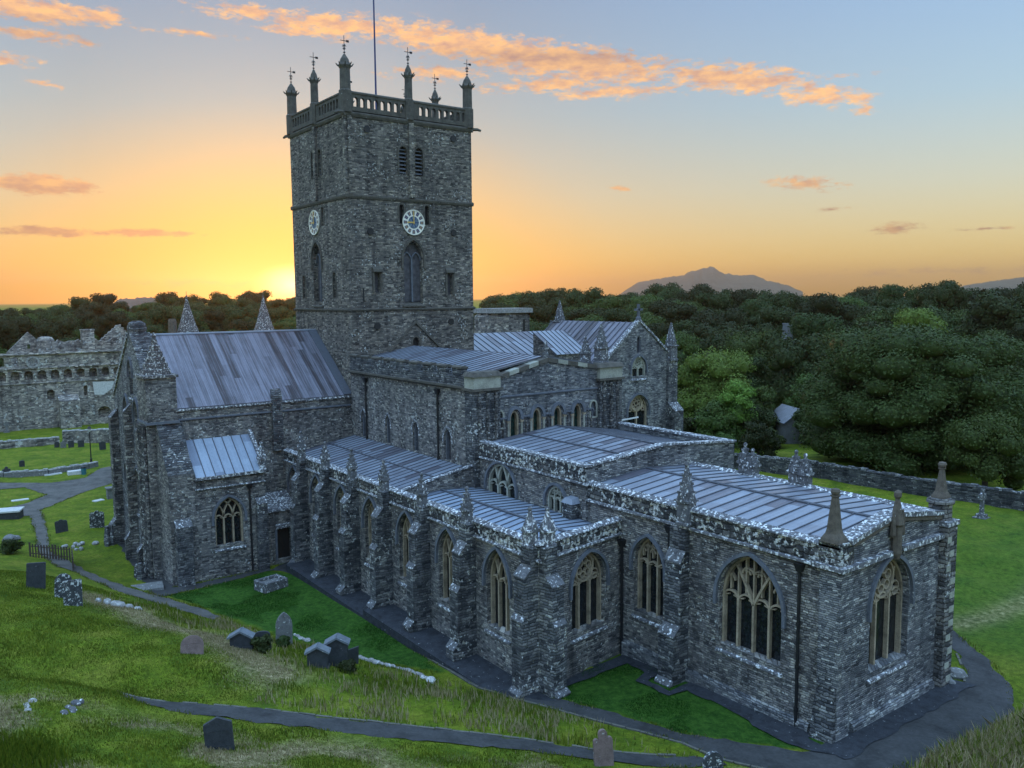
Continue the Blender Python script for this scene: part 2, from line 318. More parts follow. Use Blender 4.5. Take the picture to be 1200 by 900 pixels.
def tag(o,label=None,cat=None,group=None,kind=None):
    for k,v in (('label',label),('category',cat),('group',group),('kind',kind)):
        if v: o[k]=v
    return o
def empty(name,loc=(0,0,0),rz=0):
    e=bpy.data.objects.new(name,None); e.location=loc; e.rotation_euler=(0,0,rz); e.empty_display_size=.5; col.objects.link(e); return e
def arch(a,h,n=10,z0=0,c=0,rnd=False):
    """points of an arch head from right springing over the apex to left springing"""
    if rnd: return [(c+a*math.cos(t),z0+h*math.sin(t)) for t in [math.pi*i/(2*n) for i in range(2*n+1)]]
    Rr=(a*a+h*h)/(2*a)
    if h<a:   # depressed: use an ellipse-like curve with a small point
        pts=[]
        for i in range(2*n+1):
            s_=1-i/n; x=a*s_; y=h*((1-abs(s_)**2.1)**.62); pts.append((c+x,z0+y))
        return pts
    th=math.asin(min(1,h/Rr)); right=[]
    for i in range(n+1):
        t=th*i/n; right.append((c-(Rr-a)+Rr*math.cos(t),z0+Rr*math.sin(t)))
    return right+[(2*c-x,y) for x,y in right[-2::-1]]
def opening(c,a,sill,spring,apex,rnd=False,n=10):
    return [(c-a,sill),(c+a,sill)]+arch(a,apex-spring,n,spring,c,rnd)
def inside(poly,p):
    x,y=p; r_=False; n=len(poly)
    for i in range(n):
        x1,y1=poly[i]; x2,y2=poly[i-1]
        if (y1>y)!=(y2>y) and x<(x2-x1)*(y-y1)/(y2-y1)+x1: r_=not r_
    return r_
def window(parent,O,U,c,a,sill,spring,apex,lights=2,style='inter',depth=.42,glass='glass',hood=True,name='window',bar=.105,trace='buff',sillout=True):
    mb=MB().frame(O,U); hole=opening(c,a,sill,spring,apex)
    # glass sheet
    mb.add([mb.P(u,v,-depth+.04) for u,v in hole],[tuple(range(len(hole)))],0)
    d0,d1=-depth+.05,-depth+.24
    head=arch(a,apex-spring,12,spring,c)
    # surround
    edge=[(c+a-.05,sill)]+[(c+(x-c)*(1-.05/a),y-.03) for x,y in head]+[(c-a+.05,sill)]
    mb.strip(edge,.12,d0,d1+.03,1)
    sp=2*a/lights; mull=[c-a+sp*i for i in range(1,lights)]
    hh=apex-spring; Rr=(a*a+hh*hh)/(2*a) if hh>=a else 1.25*a
    def clip(pts): return [p for p in pts if inside(hole,p)]
    for m_ in mull: mb.strip([(m_,sill),(m_,spring+(0 if style!='perp' else .0))],bar,d0,d1,1)
    def lighthead(cx,hw,z,k=1.1):
        h=hw*k; mb.strip(arch(hw,h,6,z,cx),bar*.75,d0,d1-.03,1)
        # cusps
        for sgn in (-1,1): mb.strip([(cx+sgn*hw*.8,z+h*.38),(cx+sgn*hw*.3,z+h*.52)],bar*.5,d0,d1-.06,1)
    if style=='inter':
        for m_ in mull:
            for sg in (1,-1):
                pts=[]
                for i in range(25):
                    t=i/24*1.5
                    pts.append((m_+sg*(Rr-Rr*math.cos(t)),spring+Rr*math.sin(t)))
                pts=clip(pts)
                if len(pts)>1: mb.strip(pts,bar*.85,d0,d1,1)
        for i in range(lights): lighthead(c-a+sp*(i+.5),sp/2,spring-sp*.35)
    elif style=='perp':
        zl=spring-.12
        for i in range(lights): lighthead(c-a+sp*(i+.5),sp/2,zl-.05,1.0)
        xs=[c-a+sp*i/2 for i in range(1,2*lights)]
        for x in xs:
            z=zl+ (0.45 if (round((x-(c-a))/sp*2)%2) else .0)
            pts=clip([(x,z+.12*k) for k in range(40)])
            if len(pts)>1: mb.strip([pts[0],pts[-1]],bar*.7,d0,d1-.02,1)
        if lights>=4:
            for sg in (1,-1):
                pts=clip([(c+sg*a*(i/16)*.98,zl+hh*.98*math.sin(min(1,i/16)*math.pi/2)) for i in range(17)])
                if len(pts)>1: mb.strip(pts,bar,d0,d1+.01,1)
                for q in range(2):
                    lighthead(c+sg*(sp*.5+sp*q),sp/4,zl+hh*(.62-.22*q),1.3)
            lighthead(c-sp/4,sp/4,zl+hh*.62,1.2); lighthead(c+sp/4,sp/4,zl+hh*.62,1.2)
        else:
            for q in range(lights*2-1):
                x=c-a+sp*(q+1)/2
                if q%2==0: lighthead(x+0,sp/4,zl+hh*.5,1.4)
                lighthead(x,sp/4,zl+hh*.62,1.2)
    elif style=='rose':
        for i in range(lights): lighthead(c-a+sp*(i+.5),sp/2,spring-sp*.28,1.15)
        r_=a*.52; cz=spring+hh*.47
        mb.strip([(c+r_*math.cos(t),cz+r_*math.sin(t)) for t in [2*math.pi*i/20 for i in range(20)]],bar*.9,d0,d1,1,True)
        nf=6
        for k in range(nf):
            an=2*math.pi*k/nf+.3; q=r_*.42
            mb.strip([(c+r_*.55*math.cos(an)+q*.62*math.cos(t),cz+r_*.55*math.sin(an)+q*.62*math.sin(t)) for t in [2*math.pi*i/9 for i in range(9)]],bar*.6,d0,d1-.04,1,True)
        for sg in (-1,1):
            q=a*.2; cx=c+sg*a*.64; cy=spring+hh*.16
            mb.strip([(cx+q*math.cos(t),cy+q*math.sin(t)) for t in [2*math.pi*i/10 for i in range(10)]],bar*.6,d0,d1-.03,1,True)
            pts=clip([(c+sg*(sp/2+ (a-sp/2)*(i/14)*.7),spring+hh*.95*(1-((1-i/14)**1.6))*.98) for i in range(15)][::-1])
            if len(pts)>1: mb.strip(pts,bar*.7,d0,d1-.02,1)
    mats=[glass,trace,'hood','coping']
    if hood:
        ho=[(c+(x-c)*(1+.17/a),spring-.05+(y-spring)*(1+.2/max(hh,.3))) for x,y in head]
        ho=[(ho[0][0],spring-.45)]+ho+[(ho[-1][0],spring-.45)]
        mb.strip(ho,.15,-.04,.14,2)
    if sillout: mb.prism([(-depth+.02,sill-.02),(.1,sill-.3),(.1,sill-.4),(-depth+.02,sill-.4)],c-a-.12,c+a+.12,3)
    return mb.build(name,mats,parent)
def roof(parent,name,quad,spacing,mat,roll=True,rh=.045,rw=.05,step=None):
    """lead roof on a quad e0,e1 (eave), r1,r0 (ridge); rolls run up the slope"""
    mb=MB(); e0,e1,r1,r0=[Vector(p) for p in quad]
    n=max(1,round(((e1-e0).length+(r1-r0).length)/2/spacing)); sl=((r0-e0).length)
    nor=(e1-e0).cross(r0-e0).normalized()
    if nor.z<0: nor=-nor
    for i in range(n):
        a,b=i/n,(i+1)/n
        q=[e0.lerp(e1,a),e0.lerp(e1,b),r0.lerp(r1,b),r0.lerp(r1,a)]
        mb.quad_uv(q,[(i+.01,0),(i+.99,0),(i+.99,sl),(i+.01,sl)],0)
    du=(e1-e0).normalized()
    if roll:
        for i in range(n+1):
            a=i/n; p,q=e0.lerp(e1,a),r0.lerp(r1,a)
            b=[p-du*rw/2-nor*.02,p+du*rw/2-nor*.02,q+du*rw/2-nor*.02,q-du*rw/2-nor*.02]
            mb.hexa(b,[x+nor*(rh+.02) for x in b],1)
    # closed underside
    b=[e0,e1,r1,r0]; o=[p-nor*.06 for p in b]
    mb.add(o,[(3,2,1,0)],0)
    for i in range(4): mb.add([b[i],b[(i+1)%4],o[(i+1)%4],o[i]],[(3,2,1,0)],0)
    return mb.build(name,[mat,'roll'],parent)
def pinnacle(parent,c,z0,h,w=.62,mat='pin',crock=True,shaft=.38,name='pinnacle',ball=True):
    mb=MB(); x,y=c; hs=h*shaft; r_=w/2*1.414
    mb.lathe([(r_,z0),(r_,z0+hs*.12),(r_*.86,z0+hs*.16),(r_*.86,z0+hs),(r_*1.12,z0+hs+.02),(r_*1.12,z0+hs+.1),(r_*.82,z0+hs+.14)],(x,y,0),4,0,math.pi/4)
    zt=z0+h-(.12 if ball else 0)
    mb.lathe([(r_*.8,z0+hs+.13),(r_*.5,z0+hs+(zt-z0-hs)*.5),(r_*.14,zt)],(x,y,0),4,0,math.pi/4)
    for k in range(4):   # gablets
        an=k*math.pi/2; d=Vector((math.cos(an),math.sin(an),0)); u=Vector((-d.y,d.x,0)); o=Vector((x,y,z0+hs))+d*(w*.43)
        A=[o-u*w*.4-Vector((0,0,.02)),o+u*w*.4-Vector((0,0,.02)),o+Vector((0,0,w*.75))]
        mb.add([*A,*[p+d*.09 for p in A]],[(0,2,1),(3,4,5),(0,1,4,3),(1,2,5,4),(2,0,3,5)],0)
    if crock:
        for j in range(1,4):
            f=j/4; z=z0+hs+(zt-z0-hs)*f; rr=r_*.8*(1-f)+.05
            for k in range(4):
                an=math.pi/4+k*math.pi/2; px,py=x+rr*math.cos(an),y+rr*math.sin(an); q=.055
                mb.box(px-q,px+q,py-q,py+q,z-.05,z+.07,0)
    if ball: mb.lathe([(.03,zt-.06),(.1,zt-.01),(.12,zt+.06),(.08,zt+.13),(.02,zt+.16)],(x,y,0),6,0)
    return mb.build(name,mat,parent)
def obelisk(parent,c,z0,h,w,name='obelisk_finial'):
    mb=MB(); r_=w/2*1.414
    mb.lathe([(r_*1.15,z0),(r_*1.05,z0+.14),(r_*.72,z0+.34),(r_*.62,z0+.5),(r_*.3,z0+h-.35),(r_*.42,z0+h-.32),(r_*.42,z0+h-.26)],(c[0],c[1],0),4,0,math.pi/4)
    mb.lathe([(.06,z0+h-.28),(.16,z0+h-.22),(.19,z0+h-.12),(.15,z0+h-.03),(.04,z0+h)],(c[0],c[1],0),8,0)
    return mb.build(name,'tan',parent)
def buttress(parent,O,U,u,w,prof,mat='butt',name='buttress',cap='pin'):
    """stepped buttress: prof of (projection,z) up the front"""
    mb=MB().frame(O,U); poly=[(-.02,prof[0][1])]+prof+[(-.02,prof[-1][1])]
    mb.prism(poly,u-w/2,u+w/2,0)
    for i in range(len(prof)-1):   # weathered set-offs get a lichened slab
        (d0,z0),(d1,z1)=prof[i],prof[i+1]
        if d1<d0-.05 and z1>z0+.02: mb.prism([(d0+.03,z0-.05),(d0+.03,z0+.01),(d1+.003,z1+.02),(d1+.003,z1-.04)],u-w/2-.02,u+w/2+.02,1)
    return mb.build(name,[mat,cap],parent)
def band(parent,name,O,U,u0,u1,z0,z1,proj,mat,back=.05):
    mb=MB().frame(O,U); mb.prism([(-back,z0),(proj*.4,z0),(proj,z0+(z1-z0)*.4),(proj,z1-.02),(-back,z1+.02)],u0,u1,0); return mb.build(name,mat,parent)
def downpipe(parent,O,U,u,z0,z1,name='downpipe',off=.12):
    mb=MB().frame(O,U); p0,p1=mb.P(u,z0,off),mb.P(u,z1,off)
    mb.tube([p0,p1],.07,8,0)
    b=mb.P(u,z1,off); mb.hexa([b+mb.U*sx*.1+mb.Nn*sy*.1 for sx,sy in ((-1,1),(1,1),(1,-1),(-1,-1))][::1],[b+Vector((0,0,.35))+mb.U*sx*.2+mb.Nn*sy*.17 for sx,sy in ((-1,1),(1,1),(1,-1),(-1,-1))],0)
    z=z0+.8
    while z<z1-.4:
        q=mb.P(u,z,off); mb.lathe([(.1,-.06),(.1,.06)],q,8,0); z+=1.8
    return mb.build(name,'iron',parent)
# ================================================================== THE CATHEDRAL
CATH=empty('cathedral',(0,0,0))
tag(CATH,'large grey stone cathedral with square clock tower and lead roofs','cathedral')
XE,YN=Vector((1,0,0)),Vector((0,1,0)); XW,YS=-XE,-YN
def rect(u0,u1,v0,v1): return [(u0,v0),(u1,v0),(u1,v1),(u0,v1)]
# ------------------------------------------------------------------ tower
TX0,TX1,TY0,TY1=-10.95,0.0,0.0,11.5; TW,TD=10.95,11.5; TZ=32.28
mb=MB()
def slit(c,a,s,h): return opening(c,a,s,h-a,h,True,4)
Eo=[slit(4.95,.36,28.02,30.2),slit(6.4,.36,28.0,30.2),slit(4.7,.2,24.15,25.65),slit(7.05,.2,24.15,25.7),opening(5.68,.85,17.66,21.5,22.75),
    slit(2.4,.22,18.7,20.3),slit(9.15,.22,18.45,20.3),slit(5.83,.33,14.24,15.0)]
mb.frame((0,0,0),YN).panel(rect(0,TD,-1.6,TZ),Eo,.5,0)
So=[slit(4.75,.3,28.1,30.2),slit(6.1,.3,28.1,30.2),opening(4.95,.85,18.0,21.5,22.75),slit(2.1,.25,18.25,20.2),slit(8.25,.25,18.3,20.3),slit(6.35,.2,24.1,25.6)]
mb.frame((TX0,0,0),XE).panel(rect(0,TW,-1.6,TZ),So,.5,0)
mb.frame((0,TD,0),XW).panel(rect(0,TW,-1.6,TZ),[],.5,0)
mb.frame((TX0,TD,0),YS).panel(rect(0,TD,-1.6,TZ),[],.5,0)
mb.add([(TX0,TY0,TZ+.1),(TX1,TY0,TZ+.1),(TX1,TY1,TZ+.1),(TX0,TY1,TZ+.1)],[(0,1,2,3)],0)
TOW=mb.build('tower','tower',CATH)
def louvre(O,U,c,a,s,h,name='belfry_window'):
    mb=MB().frame(O,U); n=int((h-s)/.3)
    ol=slit(c,a,s,h); mb.add([mb.P(u,v,-.46) for u,v in ol],[tuple(range(len(ol)))],1)
    for i in range(n):
        z=s+.1+i*.3
        if z<h-a*.6: mb.prism([(-.42,z+.16),(-.42,z+.21),(-.1,z+.05),(-.1,z)],c-a+.03,c+a-.03,0)
    mb.strip([(c-a-.08,s)]+[(c-x+0,y) for x,y in arch(a+.08,a+.1,5,h-a,0,True)]+[(c+a+.08,s)],.16,-.03,.05,2)
    return mb.build(name,['hood','iron','tbelt'],TOW)
for c in (4.95,6.4): louvre((0,0,0),YN,c,.36,28.02,30.2)
for c in (4.75,6.1): louvre((TX0,0,0),XE,c,.3,28.1,30.2)
def blindslit(O,U,c,a,s,h,mat='iron',name='slit_window',fr=True,d=.3,par=None):
    mb=MB().frame(O,U); ol=slit(c,a,s,h); mb.add([mb.P(u,v,-d) for u,v in ol],[tuple(range(len(ol)))],0)
    if fr:
        mb.strip([(c-a-.07,s)]+[(c-x,y) for x,y in arch(a+.07,a+.08,4,h-a,0,True)]+[(c+a+.07,s)],.14,-.03,.04,1)
        mb.box(0,0,0,0,0,0,1) if False else None
    return mb.build(name,[mat,'tbelt'],par or TOW)
for c,a,s,h in ((4.7,.2,24.15,25.65),(7.05,.2,24.15,25.7)): blindslit((0,0,0),YN,c,a,s,h)
for c,a,s,h in ((2.4,.22,18.7,20.3),(9.15,.22,18.45,20.3)):
    w_=blindslit((0,0,0),YN,c,a,s,h,'board','niche_window')
    mb=MB().frame((0,0,0),YN); mb.prism([(-.02,h-.1),(.24,h-.02),(.2,h+.2),(-.02,h+.42)],c-.42,c+.42,0)
    for sg in (-1,1): mb.prism([(-.02,s-.1),(.1,s-.1),(.1,h-.1),(-.02,h-.1)],c+sg*.36-.07,c+sg*.36+.07,0)
    mb.build('niche_canopy','tbelt',TOW)
blindslit((0,0,0),YN,5.83,.33,14.24,15.0,'iron','gable_opening')
for c,a,s,h in ((2.1,.25,18.25,20.2),(8.25,.25,18.3,20.3),(6.35,.2,24.1,25.6)): blindslit((TX0,0,0),XE,c,a,s,h)
def tall(O,U,c):
    mb=MB().frame(O,U); ol=opening(c,.85,17.9,21.5,22.75); mb.add([mb.P(u,v,-.4) for u,v in ol],[tuple(range(len(ol)))],0)
    mb.strip([(c,17.9),(c,21.4)],.12,-.39,-.24,1); 
    for sg in (-1,1): mb.strip(arch(.42,.7,5,21.2,c+sg*.42),.1,-.39,-.26,1)
    mb.strip([(c-1.03,20.6)]+[(2*c-x,y) for x,y in arch(1.0,1.45,8,21.5,c)]+[(c+1.03,20.6)],.17,-.03,.12,2)
    mb.prism([(-.4,17.85),(.14,17.6),(.14,17.5),(-.4,17.5)],c-1.05,c+1.05,2)
    return mb.build('tall_window',['board','hood','tbelt'],TOW)
tall((0,0,0),YN,5.68); tall((TX0,0,0),XE,4.95)
for z,p,h in ((17.3,.14,.22),(26.04,.12,.3),(TZ-.1,.15,.36)):
    mb=MB()
    for O,U,l in (((0,0,0),YN,TD),((TX0,0,0),XE,TW),((0,TD,0),XW,TW),((TX0,TD,0),YS,TD)):
        mb.frame(O,U); mb.prism([(-.04,z-h*.5),(p*.5,z-h*.5),(p,z),(p,z+h*.3),(-.04,z+h*.6)],-p*.98,l+p*.98 if U in (YN,YS) else l+p*.97,0)
    mb.build('string_course','tbelt',TOW)
for O,U,u,z0,z1 in (((0,0,0),YN,5.66,26.2,TZ-.2),((TX0,0,0),XE,5.42,26.2,TZ-.2)):
    mb=MB().frame(O,U); mb.prism([(-.03,z0),(.22,z0),(.2,z1),(-.03,z1)],u-.22,u+.22,0); mb.build('pilaster','tower',TOW)
for O,U,u in (((0,0,0),YN,.16),((TX0,0,0),XE,TW-.3)):
    mb=MB().frame(O,U); mb.prism([(-.03,26.2),(.12,26.2),(.1,TZ-.2),(-.03,TZ-.2)],u,u+.34,0); mb.build('pilaster','tower',TOW)
# gable scar of the old roof
mb=MB().frame((0,0,0),YN); mb.strip([(3.3,13.9),(5.83,16.35)],.16,-.03,.14,0); mb.strip([(5.83,16.2),(8.3,13.9)],.16,-.03,.14,0); mb.build('roof_scar_moulding','tbelt',TOW)
# putlog discs
for u,z in ((2.3,16.0),(9.2,16.2),(1.9,23.4),(9.6,23.6),(1.8,31.2),(9.7,31.3)):
    mb=MB().frame((0,0,0),YN); mb.slab([(u+.27*math.cos(t),z+.27*math.sin(t)) for t in [i*math.pi/6 for i in range(12)]],-.03,.09,0); mb.build('tie_plate','iron',TOW)
mb=MB().frame((0,0,0),YN); mb.prism([(-.02,18.0),(.02,18.0),(.02,19.0),(-.02,19.0)],1.1,1.24,0); mb.build('arrow_slit','iron',TOW)
# pierced parapet
for O,U,l in (((.02,-.02,0),YN,TD+.04),((TX0-.02,-.02,0),XE,TW+.04),((.02,TD+.02,0),XW,TW+.04),((TX0-.02,TD+.02,0),YS,TD+.04)):
    mb=MB().frame(O,U); holes=[]; half=l/2
    for h0 in (0,half):
        n=8; a0,a1=h0+.95,h0+half-.75
        for i in range(n):
            c=a0+(a1-a0)*i/(n-1); holes.append(opening(c,.19,32.78,33.3,33.5,True,3))
    mb.panel(rect(0.0,l,32.45,33.72),holes,.3,0,0,True); mb.prism([(-.36,33.72),(.06,33.72),(.06,33.84),(-.15,33.95),(-.36,33.84)],0,l,0)
    mb.build('pierced_parapet','tbelt',TOW)
for cx,cy,rr in ((-.2,.2,.5),(-.2,TD-.2,.5),(TX0+.2,.2,.5),(TX0+.2,TD-.2,.5),(-.05,5.6,.38),(TX0+.05,5.6,.38),(-5.6,.05,.38),(-5.6,TD-.05,.38)):
    x=cx; y=cy; mb=MB(); r_=rr; zt=35.75
    mb.lathe([(r_,32.3),(r_,33.9),(r_*.82,34.0),(r_*.78,zt-.25),(r_*.95,zt-.1),(r_*1.02,zt),(r_*.8,zt+.18),(r_*.6,zt+.5),(r_*.3,zt+.72),(.07,zt+.85)],(x,y,0),8,0,math.pi/8)
    for k in range(8):
        an=k*math.pi/4+math.pi/8; p=Vector((x+r_*.98*math.cos(an),y+r_*.98*math.sin(an),zt-.05)); q=p+Vector((math.cos(an)*.26,math.sin(an)*.17,.22)); mb.tube([p,p.lerp(q,.6),q],[.06,.05,.02],4,0)
    tr=mb.build('turret','tbelt',TOW)
    mb=MB(); z=zt+.85; mb.tube([(x,y,z-.1),(x,y,z+1.35)],.025,5,0)
    for dz,r2 in ((.12,.11),(.38,.14),(.62,.1)): mb.lathe([(.02,dz-.07),(r2,dz),(.02,dz+.07)],(x,y,z),6,0)
    mb.box(x-.02,x+.02,y-.3,y+.34,z+.95,z+.99,0); mb.box(x-.02,x+.02,y+.18,y+.4,z+.89,z+1.05,0)
    for k in range(4):
        an=k*math.pi/2; mb.tube([(x,y,z+.45),(x+.16*math.cos(an),y+.16*math.sin(an),z+.55),(x+.08*math.cos(an),y+.08*math.sin(an),z+.7)],.018,4,0)
    f=mb.build('weathervane','iron',TOW)
for x,y,dx,dy in ((0,0,0,-1),(0,TD,.4,.9),(TX0,0,-1,-.3)):
    d=Vector((dx,dy,0)).normalized(); p=Vector((x,y,32.25)); mb=MB(); mb.tube([p-d*.1,p+d*.55,p+d*.85+Vector((0,0,-.1))],[.16,.13,.09],5,0); mb.build('gargoyle','tbelt',TOW)
mb=MB(); mb.tube([(-5.6,5.6,32),(-5.6,5.6,49)],[.09,.05],8,0); mb.build('flagpole','navy',TOW)
# clock faces
def clock(O,U,c,z,R_,hours=(9,0)):
    mb=MB().frame(O,U); cir=lambda r_,n=36:[(c+r_*math.cos(2*math.pi*i/n),z+r_*math.sin(2*math.pi*i/n)) for i in range(n)]
    mb.slab(cir(R_),-.02,.07,0); mb.strip(cir(R_),.07,.06,.12,0,True)
    mb.strip(cir(R_*.78),R_*.3,.069,.078,0,True)
    for k in range(12):   # dark numeral panels
        a0=math.pi/2-2*math.pi*k/12
        pts=[]
        for rr,da in ((R_*.63,-.17),(R_*.93,-.14),(R_*.93,.14),(R_*.63,.17)): pts.append((c+rr*math.cos(a0+da),z+rr*math.sin(a0+da)))
        mb.slab(pts,.07,.086,1)
        num=['XII','I','II','III','IIII','V','VI','VII','VIII','IX','X','XI'][k]; ks=len(num)
        for j in range(ks):
            off=(j-(ks-1)/2)*.055*R_/ .98
            p0=(c+R_*.68*math.cos(a0)-off*math.sin(a0)*-1*-1,z+R_*.68*math.sin(a0)+off*math.cos(a0)*1)
            p1=(c+R_*.88*math.cos(a0)-off*math.sin(a0)*-1*-1,z+R_*.88*math.sin(a0)+off*math.cos(a0)*1)
            mb.strip([p0,p1],.022,.085,.092,2)
    mb.slab(cir(R_*.5,24),.07,.084,3)
    for k in range(6):
        an=k*math.pi/3; mb.strip([(c,z),(c+R_*.5*math.cos(an),z+R_*.5*math.sin(an))],.06,.083,.092,1)
    o=mb.build('clock_face',['clock','navy','gold','clock_blue'],TOW)
    mb=MB().frame(O,U); h,m_=hours
    ah=math.pi/2-2*math.pi*(h/12+m_/720); am=math.pi/2-2*math.pi*m_/60
    mb.strip([(c-.1*math.cos(ah),z-.1*math.sin(ah)),(c+R_*.6*math.cos(ah),z+R_*.6*math.sin(ah))],.1,.1,.12,0)
    mb.strip([(c-.15*math.cos(am),z-.15*math.sin(am)),(c+R_*.9*math.cos(am),z+R_*.9*math.sin(am))],.075,.125,.145,0)
    mb.build('clock_hands','gold',TOW)
M['clock_blue']=dressed('clock_centre',(.13,.19,.24),.5,7,.5)
clock((0,0,0),YN,5.75,24.27,.98); clock((TX0,0,0),XE,4.75,24.47,.98)
# ------------------------------------------------------------------ presbytery
PW=17.45; PY0,PY1=-.12,11.82
mb=MB(); lan=[(2.0,.36),(5.95,.36),(9.98,.38),(14.13,.42)]
mb.frame((0,PY0,0),XE).panel(rect(0,PW,-1.5,13.22),[opening(c,a,7.62,9.1,9.68) for c,a in lan],.45,0)
eo=[(2.97,.37),(4.79,.37),(6.54,.37),(8.27,.37)]
mb.frame((PW,PY0,0),YN).panel([(0,-1.5),(11.94,-1.5),(11.94,13.4),(10.1,13.5),(5.66,14.2),(1.7,13.3),(0,13.2)],[opening(c,a,8.6,10.4,11.0,True) for c,a in eo]+[opening(c,.22,10.0,10.75,11.05,True) for c in (1.8,9.7)],.4,1)
mb.frame((PW,PY1,0),XW).panel(rect(0,PW,-1.5,13.22),[],.4,0)
PRES=mb.build('presbytery',['wall','fine'],CATH)
for c,a in lan: window(PRES,(0,PY0,0),XE,c,a,7.62,9.1,9.68,1,'none',.4,'board',False,'lancet_window',.1,'hood')
for c,a in lan:
    mb=MB().frame((0,PY0,0),XE); mb.strip([(c-a-.1,8.8)]+[(2*c-x,y) for x,y in arch(a+.1,.75,6,9.1,c)]+[(c+a+.1,8.8)],.16,-.03,.03,0); mb.build('lancet_surround','coping',PRES)
for c,a in eo:
    mb=MB().frame((PW,PY0,0),YN); ol=opening(c,a,8.6,10.4,11.0,True); mb.add([mb.P(u,v,-.34) for u,v in ol],[tuple(range(len(ol)))],0)
    ed=[(c-a+.05,8.6)]+[(2*c-x,y-.03) for x,y in arch(a-.05,.56,6,10.4,c,True)]+[(c+a-.05,8.6)]
    mb.strip(ed,.12,-.33,-.05,1)
    mb.strip([(2*c-x,y) for x,y in arch(a+.18,.82,7,10.36,c,True)],.2,-.04,.16,2)
    for sg in (-1,1): mb.tube([mb.P(c+sg*(a+.16),8.6,.06),mb.P(c+sg*(a+.16),10.3,.06)],.075,6,3); q=mb.P(c+sg*(a+.16),10.34,.06); mb.box(q.x-.1,q.x+.1,q.y-.11,q.y+.11,q.z-.09,q.z+.07,1)
    mb.build('lancet_window',['gglass','buff','hood','pale'],PRES)
for c in (2.06,3.88,5.66,7.4,9.2):   # linking blind arcade with scalloped hood
    mb=MB().frame((PW,PY0,0),YN); 
    for q in (-1,0,1): mb.strip([(2*(c+q*.3)-x,y) for x,y in arch(.15,.17,4,10.42,c+q*.3,True)],.1,-.03,.13,0)
    for q in (-.3,0,.3): mb.tube([mb.P(c+q,8.6,.03),mb.P(c+q,10.3,.03)],.065,6,1)
    mb.build('blind_arcade',['hood','purple'],PRES)
for c in (1.8,9.7):
    mb=MB().frame((PW,PY0,0),YN); ol=opening(c,.22,10.0,10.75,11.05,True); mb.add([mb.P(u,v,-.2) for u,v in ol],[tuple(range(len(ol)))],0)
    mb.strip([(c-.3,9.95)]+[(2*c-x,y) for x,y in arch(.3,.36,5,10.75,c,True)]+[(c+.3,9.95),(c-.3,9.95)],.12,-.03,.05,1); mb.build('niche',['hood','pale'],PRES)
band(PRES,'string_course',(PW,PY0,0),YN,1.75,10.05,11.85,12.0,.1,'hood')
band(PRES,'cornice',(0,PY0,0),XE,0,PW-.9,12.42,12.66,.26,'tbelt')
mb=MB().frame((0,PY0,0),XE); nm=9; per=(PW-.8)/nm    # battlements
mb.prism([(.06,12.66),(.06,13.24),(-.38,13.24),(-.38,12.66)],0,PW-.8,0)
for i in range(nm): mb.prism([(.058,13.24),(.058,13.74),(-.378,13.74),(-.378,13.24)],i*per+.1,i*per+1.2,0); mb.prism([(.12,13.74),(.12,13.84),(-.16,13.92),(-.44,13.84),(-.44,13.74)],i*per+.06,i*per+1.24,1)
mb.build('battlements',['butt','tbelt'],PRES)
for y0,y1,nm_ in ((-.4,1.55,'a'),(9.95,12.0,'b')):
    xa=PW-.75; mb=MB(); mb.box(xa,PW+.3,y0,y1,6,12.45,0); mb.box(xa-.13,PW+.45,y0-.14,y1+.14,12.45,12.6,2); mb.box(xa-.02,PW+.32,y0-.02,y1+.02,12.6,13.34,1); mb.hexa([(xa-.16,y0-.16,13.34),(PW+.46,y0-.16,13.34),(PW+.46,y1+.16,13.34),(xa-.16,y1+.16,13.34)],[(xa+.02,y0+.05,13.62),(PW+.25,y0+.05,13.62),(PW+.25,y1-.05,13.62),(xa+.02,y1-.05,13.62)],2)
    mb.build('corner_pier',['butt','pale','tbelt'],PRES)
    mb=MB()
    for k in range(3): yy=y0+.35+k*.62; mb.tube([(PW+.34,yy,8.6),(PW+.34,yy,12.3)],.11,8,0)
    mb.build('shaft_cluster','purple',PRES)
for a,b_ in (((1.75,13.32),(5.66,14.22)),((5.66,14.22),(9.95,13.52))):
    n=5; mb=MB().frame((PW,PY0,0),YN)
    for i in range(n):
        p=(a[0]+(b_[0]-a[0])*i/n,a[1]+(b_[1]-a[1])*i/n); q=(a[0]+(b_[0]-a[0])*(i+1)/n,a[1]+(b_[1]-a[1])*(i+1)/n)
        mb.slab([(p[0]+.015,p[1]-.25),(q[0]-.015,q[1]-.25),(q[0]-.015,q[1]+.02),(p[0]+.015,p[1]+.02)],-.45,.12,0 if i%2 else 1)
    mb.build('gable_coping',['pale','tbelt'],PRES)
mb=MB(); mb.lathe([(.2,14.1),(.2,14.5),(.13,14.55),(.13,15.1),(.05,15.3)],(PW-.15,PY0+5.66,0),4,0,math.pi/4); mb.box(PW-.2,PW-.1,PY0+5.36,PY0+5.96,14.75,14.9,0); mb.build('gable_cross','pin',PRES)
roof(PRES,'lead_roof',((.05,.25,13.35),(PW-.45,.25,13.35),(PW-.45,5.6,14.3),(.05,5.6,14.3)),.62,'lead')
roof(PRES,'lead_roof',((PW-.45,11.4,13.35),(.05,11.4,13.35),(.05,5.6,14.3),(PW-.45,5.6,14.3)),.62,'lead')
downpipe(PRES,(0,PY0,0),XE,2.75,6.9,11.9); downpipe(PRES,(0,PY0,0),XE,13.15,6.9,11.9)
pinnacle(PRES,(PW-.7,10.95),13.55,2.7,.8); pinnacle(PRES,(PW-1.5,10.2),13.5,1.9,.6)
